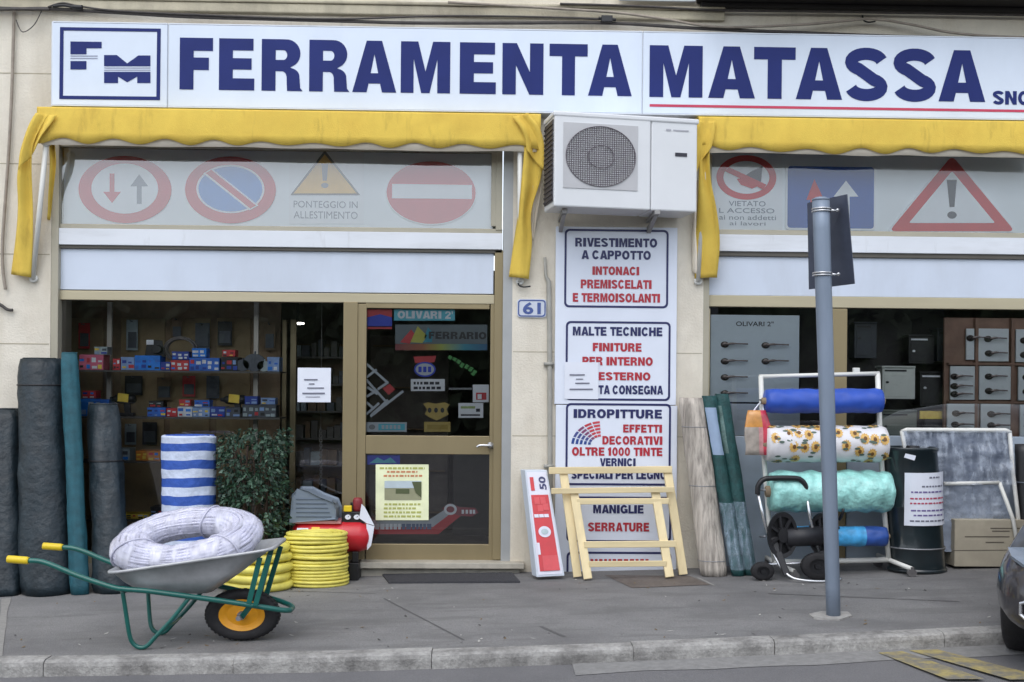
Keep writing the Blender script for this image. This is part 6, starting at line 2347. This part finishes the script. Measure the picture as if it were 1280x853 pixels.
# ================================================================== WRAPPED FOLDING BED, CARTON, BLACK ROLL
fbY = -0.22
t = thing('folding_bed', 'white framed folding bed wrapped in clear plastic behind the drum', 'folding bed', G(1200, 706))
mb = MB()
tb([(1127, 540, fbY), (1133, 537.5, fbY), (1257, 538, fbY), (1263, 541, fbY)], .018)
tb([(1127, 539, fbY), (1133, 570, fbY - .03), (1140, 640, fbY - .06), (1146, 706, fbY - .1)], .017)
tb([(1262, 540, fbY), (1266, 590, fbY - .03), (1272, 640, fbY - .06), (1278, 704, fbY - .1)], .017)
tb([(1180, 605, fbY - .07), (1249, 603.5, fbY - .07)], .016)
tb([(1249, 603, fbY - .07), (1266, 648, fbY - .12), (1276, 704, fbY - .15)], .016)
mk('frame', mb, WMET, t, smooth=True)
def sheet(mb, corners, n=14, amp=.02, sd=0, mi=0):
    tl_, tr__, br__, bl__ = corners
    rows = []
    for i in range(n + 1):
        v = i / n
        rows.append([(tl_.lerp(tr__, u / n)).lerp(bl__.lerp(br__, u / n), v) + Vector((0, amp * nz((u * .6, v * 6, sd), 1) + amp * .6 * nz((u * 1.7, v * 15, sd), 1), 0)) for u in range(n + 1)])
    mb.rings(rows, mi, False, False, closed=False)
mb = MB()
sheet(mb, [P(1131, 541, fbY + .01), P(1261, 541, fbY + .01), P(1262, 603, fbY), P(1136, 603, fbY)], amp=.03, sd=2)
mk('sling', mb, mat('slate_sling', S(84, 94, 112), .5, .12, 6, .5, 16), t, smooth=True)
mb = MB()
sheet(mb, [P(1128, 539, fbY - .03), P(1264, 539, fbY - .03), P(1270, 606, fbY - .08), P(1132, 606, fbY - .08)], amp=.05, sd=5)
sheet(mb, [P(1150, 606, fbY - .05), P(1252, 604, fbY - .05), P(1268, 656, fbY - .03), P(1150, 656, fbY - .03)], amp=.05, sd=9)
mk('plastic_wrap', mb, film_mat('grey_film', S(196, 206, 220), .30), t, smooth=True)
mb = MB()
sheet(mb, [P(1140, 608, fbY - .0), P(1262, 606, fbY - .0), P(1270, 690, fbY - .05), P(1146, 690, fbY - .05)], amp=.03, sd=12)
mk('lower_sling', mb, mat('pale_blue_sling', S(140, 150, 166), .5, .2, 8, .4, 14), t, smooth=True)
CARD = mat('brown_cardboard', S(172, 164, 146), .8, .08, 5)
add_stain(CARD, S(144, 135, 116), 3, .5, .75, .5)
g0, g1 = G(1193, 712), G(1310, 711)
t = thing('cardboard_box', 'plain brown cardboard box standing right of the drum', 'box', (g0 + g1) / 2)
mb = MB()
Zc = P(1240, 650, g0.y).z
mb.box(g0.x, g1.x, g0.y, g0.y + .22, gz(g0.x) + .003 + .02, Zc)
cb = mk('carton', mb, CARD, t, bevel=.004)
mb = MB()
for x0, x1, y in ((1238, 1275, 660), (1206, 1262, 670.5), (1232, 1255, 677.5), (1240, 1262, 663.5)):
    mb.poly([pp([(x0, y), (x1, y), (x1, y + 1.3), (x0, y + 1.3)], g0.y - .002)])
mb.poly([pp([(1190, 688), (1310, 687), (1310, 687.8), (1190, 688.8)], g0.y - .002)])
mk('print', mb, mat('carton_print', S(96, 90, 80), .8, .1, 6), cb)
out, c0, c1, r1 = lean_roll((1276, 711), (1302, 711), (1268, 556), (1296, 555), -0.30, -0.2, n=22, rings=16, wr=.004, seed=41)
t = thing('black_roll', 'black roll standing at the right picture edge behind the car', 'roll', c0)
mb = MB()
mb.rings(out)
mk('cover', mb, BLK, t, smooth=True)
mb = MB()
i = 11
cc_ = sum(out[i], Vector()) / 22
mb.tube([cc_ + (p - cc_) * 1.02 for p in out[i]], .006, 6, 0, closed=True)
mk('tie_cord', mb, PC['slate'], t, smooth=True)

# ================================================================== SIGN POLE
pb = G(1042, 771)
pY = pb.y
t = thing('sign_pole', 'grey steel pole with a sign plate seen from behind at the kerb', 'sign post', pb)
ptop = P(1026, 249, pY + .0)
mb = MB()
PM = mat('galvanised_pole', S(128, 140, 156), .5, .1, 5, metal=.3, stretch=(1, 1, .25))
n = 14
mb.tube([pb.lerp(ptop, i / n) + Vector((0, 0, -.02 if i == 0 else 0)) for i in range(n + 1)], [(8.7 + 2.0 * i / n) * px_m(pY) for i in range(n + 1)], 18)
pole = mk('pole', mb, PM, t, smooth=True)
mb = MB()
mb.lathe(ptop, 'Z', [(10.9 * px_m(pY), -.012), (11.2 * px_m(pY), 0), (6 * px_m(pY), .012), (0, .014)], 18)
mk('cap', mb, PM, t, smooth=True)
off = Vector((0, .085, 0))
A_, B_, C_, D_ = P(1009, 254, pY + .22), P(1058.5, 243, pY - .12), P(1068, 355, pY - .12), P(1011, 362, pY + .22)
A_, B_, C_, D_ = (p + off * k for p, k in zip((A_, B_, C_, D_), (1, 1, 1, 1)))
A_, B_, C_, D_ = P(1009, 254, pY + .30), P(1058.5, 243, pY - .03), P(1068, 355, pY - .03), P(1011, 362, pY + .30)
nn_ = (B_ - A_).cross(D_ - A_).normalized()
if nn_.y < 0:
    nn_ = -nn_
mb = MB()
mb.hexa([D_, C_, B_, A_], [p + nn_ * .006 for p in (D_, C_, B_, A_)])
pl = mk('sign_plate', mb, mat('plate_back', S(70, 76, 92), .5, .14, 6, metal=.3), t)
mb = MB()
mb.poly([[A_.lerp(B_, u).lerp(D_.lerp(C_, u), v) - nn_ * .002 for u, v in ((.55, .47), (.72, .46), (.72, .56), (.55, .57))]])
mk('stamp', mb, mat('plate_stamp', S(104, 110, 124), .6, .3, 30), pl)
for yy, xx in ((263, 1027), (343, 1028)):
    c = P(xx, yy, pY)
    mb = MB()
    rr2 = 11.4 * px_m(pY)
    for dz in (-.008, .008):
        mb.tube([c + Vector((rr2 * math.cos(a), rr2 * math.sin(a), dz)) for a in [2 * PI * i / 20 for i in range(20)]], .006, 6, 0, closed=True)
    mb.tube([c + Vector((rr2, 0, 0)), c + Vector((rr2 + .05, .01, 0))], .008, 8)
    mb.lathe(c + Vector((rr2 + .045, .0, 0)), 'Y', [(0, -.012), (.012, -.012), (.012, .015)], 8)
    mk('clamp', mb, CHROME, t, smooth=True)
mb = MB()
q = [(1011, 769), (1026, 765.5), (1060, 766), (1065, 771), (1050, 775.5), (1018, 774)]
pts = [G(*p, dz=.003) for p in q]
mb.prism([p + Vector((0, 0, .008)) for p in pts], (0, 0, -.02))
mk('concrete_footing', mb, mat('footing_cement', S(158, 156, 152), .9, .12, 20, .3, 60), t)

# ================================================================== PARKED CAR (nose just in the picture)
CARP = mat('car_paint_charcoal', S(58, 56, 60), .28, .05, 5, coat=.8, metal=.3)
carf = Vector((-0.56, -0.83, 0)).normalized()
carr = Vector((carf.y, -carf.x, 0))          # towards the kerb side of the nose
corner = P(1288, 716, -3.20)
nose = corner - carr * 0.62 + carf * 0.02
nose.z = gz(nose.x) - KH - .02
def cp(u, v, w):
    """u back from the nose, v towards the kerb side, w up"""
    return nose - carf * u + carr * v + Vector((0, 0, w))
t = thing('parked_car', 'dark grey car with its nose at the right picture edge', 'car', cp(1.9, 0, 0))
def sect(u, hw, zb_, zt_, n=32, e=3.2, top=1.0):
    rg = []
    for i in range(n):
        a = 2 * PI * i / n
        c, s_ = math.cos(a), math.sin(a)
        x = hw * math.copysign(abs(c) ** (2 / e), c)
        z = (zb_ + zt_) / 2 + (zt_ - zb_) / 2 * math.copysign(abs(s_) ** (2 / e), s_)
        if z > (zb_ + zt_) / 2:
            x *= 1 - (1 - top) * (z - (zb_ + zt_) / 2) / ((zt_ - zb_) / 2)
        rg.append(cp(u, x, z))
    return rg
mb = MB()
mb.rings([sect(*s_) for s_ in ((0.0, .40, .34, .46), (.015, .56, .26, .55), (.06, .68, .21, .60), (.14, .77, .19, .64), (.3, .83, .19, .70), (.6, .86, .20, .77, 32, 3.2, .95), (1.0, .87, .2, .84, 32, 3.4, .92), (1.3, .87, .2, .90, 32, 3.4, .9), (2.2, .88, .2, .94, 32, 3.6, .9), (3.2, .87, .2, .96, 32, 3.6, .9), (3.8, .83, .24, .97, 32, 3.2, .9), (4.0, .72, .34, .9), (4.05, .5, .42, .8))])
mk('body', mb, CARP, t, smooth=True)
mb = MB()
mb.rings([sect(*s_) for s_ in ((1.15, .66, .84, .90, 32, 3), (1.5, .70, .84, 1.14, 32, 3, .9), (1.95, .72, .84, 1.38, 32, 3.2, .84), (2.4, .72, .84, 1.44, 32, 3.2, .82), (3.0, .72, .84, 1.43, 32, 3.2, .82), (3.5, .70, .84, 1.26, 32, 3, .86), (3.85, .64, .84, .98, 32, 3))])
mk('cabin_glass', mb, mat('car_glass', S(24, 28, 32), .08, .05, 3, spec=.8), t, smooth=True)
for v in (-1, 1):
    mb = MB()
    out_ = []
    for (u, vv, w) in ((.10, .50, .56), (.09, .66, .57), (.22, .80, .63), (.36, .84, .66), (.30, .72, .68), (.18, .56, .64)):
        out_.append(cp(u + .02, vv * v * .93, w + .0))
    mb.poly([out_])
    mk('headlight', mb, mat('headlight_lens', S(120, 130, 142), .1, .08, 6, spec=.9), t, solid=.02)
    mb = MB()
    ring = [cp(.055 + .26 * max(0, (x - .50)) , x * v, z) for x, z in ((.36, .33), (.62, .31), (.67, .35), (.67, .41), (.60, .44), (.36, .42))]
    ring = [p + carf * .055 for p in ring]
    mb.tube(ring, .011, 8, 0, closed=True)
    mb.poly([[p - carf * .012 for p in ring]], 1)
    mk('fog_lamp_surround', mb, [CHROME, BLK], t)
mb = MB()
rg = [[cp(-.012, -.42 + .84 * i / 8, .26), cp(-.012, -.42 + .84 * i / 8, .34)] for i in range(9)]
mb.rings(rg, 0, False, False, closed=False)
mk('lower_grille', mb, BLK, t, solid=.02)
for (u, v) in ((.74, .74), (.74, -.74), (3.25, .74), (3.25, -.74)):
    c = cp(u, v, .30)
    mb = MB()
    rg = []
    for q, h in ((.18, -.08), (.26, -.095), (.29, -.08), (.30, -.04), (.30, .04), (.29, .08), (.26, .095), (.18, .08)):
        rg.append([c + carr * h + (carf * math.cos(a) + Vector((0, 0, 1)) * math.sin(a)) * q for a in [2 * PI * i / 30 for i in range(30)]])
    mb.rings(rg, 0, False, False)
    w_ = mk('wheel', mb, RUB, t, smooth=True)
    mb = MB()
    rg = []
    for q, h in ((.02, -.07), (.06, -.075), (.16, -.05), (.19, -.085), (.19, .085), (.16, .05), (.06, .075), (.02, .07)):
        rg.append([c + carr * h + (carf * math.cos(a) + Vector((0, 0, 1)) * math.sin(a)) * q for a in [2 * PI * i / 30 for i in range(30)]])
    mb.rings(rg)
    mk('rim', mb, mat('car_rim_grey', S(140, 142, 146), .4, .08, 6, metal=.5), w_)

# ================================================================== TREES ACROSS THE STREET (seen in the glass)
mb = MB()
rt = random.Random(6)
for k in range(5200):
    x = rt.uniform(-26, 26)
    hmax = 5.0 + .5 * nz((x, 0, 0), .25) + .3 * nz((x, 3, 0), 1.1)
    z = rt.uniform(-.5, 1) ** 1 * hmax
    z = abs(z)
    c = Vector((x, -24 + rt.uniform(-1, 1), z))
    d = Vector((rt.uniform(-1, 1), rt.uniform(-1, 1), rt.uniform(-1, 1))).normalized()
    u = d.orthogonal().normalized()
    w = d.cross(u)
    s_ = rt.uniform(.22, .5)
    mb.add([c - u * s_, c + w * s_ * .6, c + u * s_, c - w * s_ * .6], [(0, 1, 2, 3)])
rg = []
for i in range(60):
    x = -26 + 52 * i / 59
    hmax = 4.7 + .5 * nz((x, 0, 0), .25)
    rg.append([(x, -24.2, -2), (x, -24.0, hmax * .5), (x, -24.6, hmax), (x, -25.5, -2)])
mb.rings(rg)
tag(mk('treeline', mb, mat('street_tree_foliage', S(76, 86, 64), .8, .5, 2)), 'row of street trees across the road mirrored in the shop glass', 'trees', kind='stuff')

# ================================================================== LITTER ON THE PAVEMENT
mb = MB()
rj = random.Random(21)
for k in range(150):
    px_ = rj.uniform(0, 1250)
    py_ = rj.choice((rj.uniform(722, 740), rj.uniform(735, 800), rj.uniform(790, 812)))
    c = G(px_, py_, .004)
    if c.y < kerb_yc(c.x) + .15 or c.y > -.08:
        continue
    a = rj.uniform(0, PI)
    L_, w_ = rj.uniform(.008, .026), rj.uniform(.004, .010)
    u, v = Vector((math.cos(a), math.sin(a), SLOPE * math.cos(a))), Vector((-math.sin(a), math.cos(a), 0))
    mb.add([c - u * L_, c + v * w_, c + u * L_ + Vector((0, 0, .004)), c - v * w_], [(0, 1, 2, 3)], rj.randrange(3))
tag(mk('litter', mb, [mat('dry_leaf', S(120, 100, 70), .9, .3, 20), mat('paper_scrap', S(178, 176, 170), .9, .1, 20), mat('dark_grit', S(70, 68, 66), .9, .2, 20)]), 'small scraps and dry leaves scattered on the pavement', 'litter', kind='stuff')
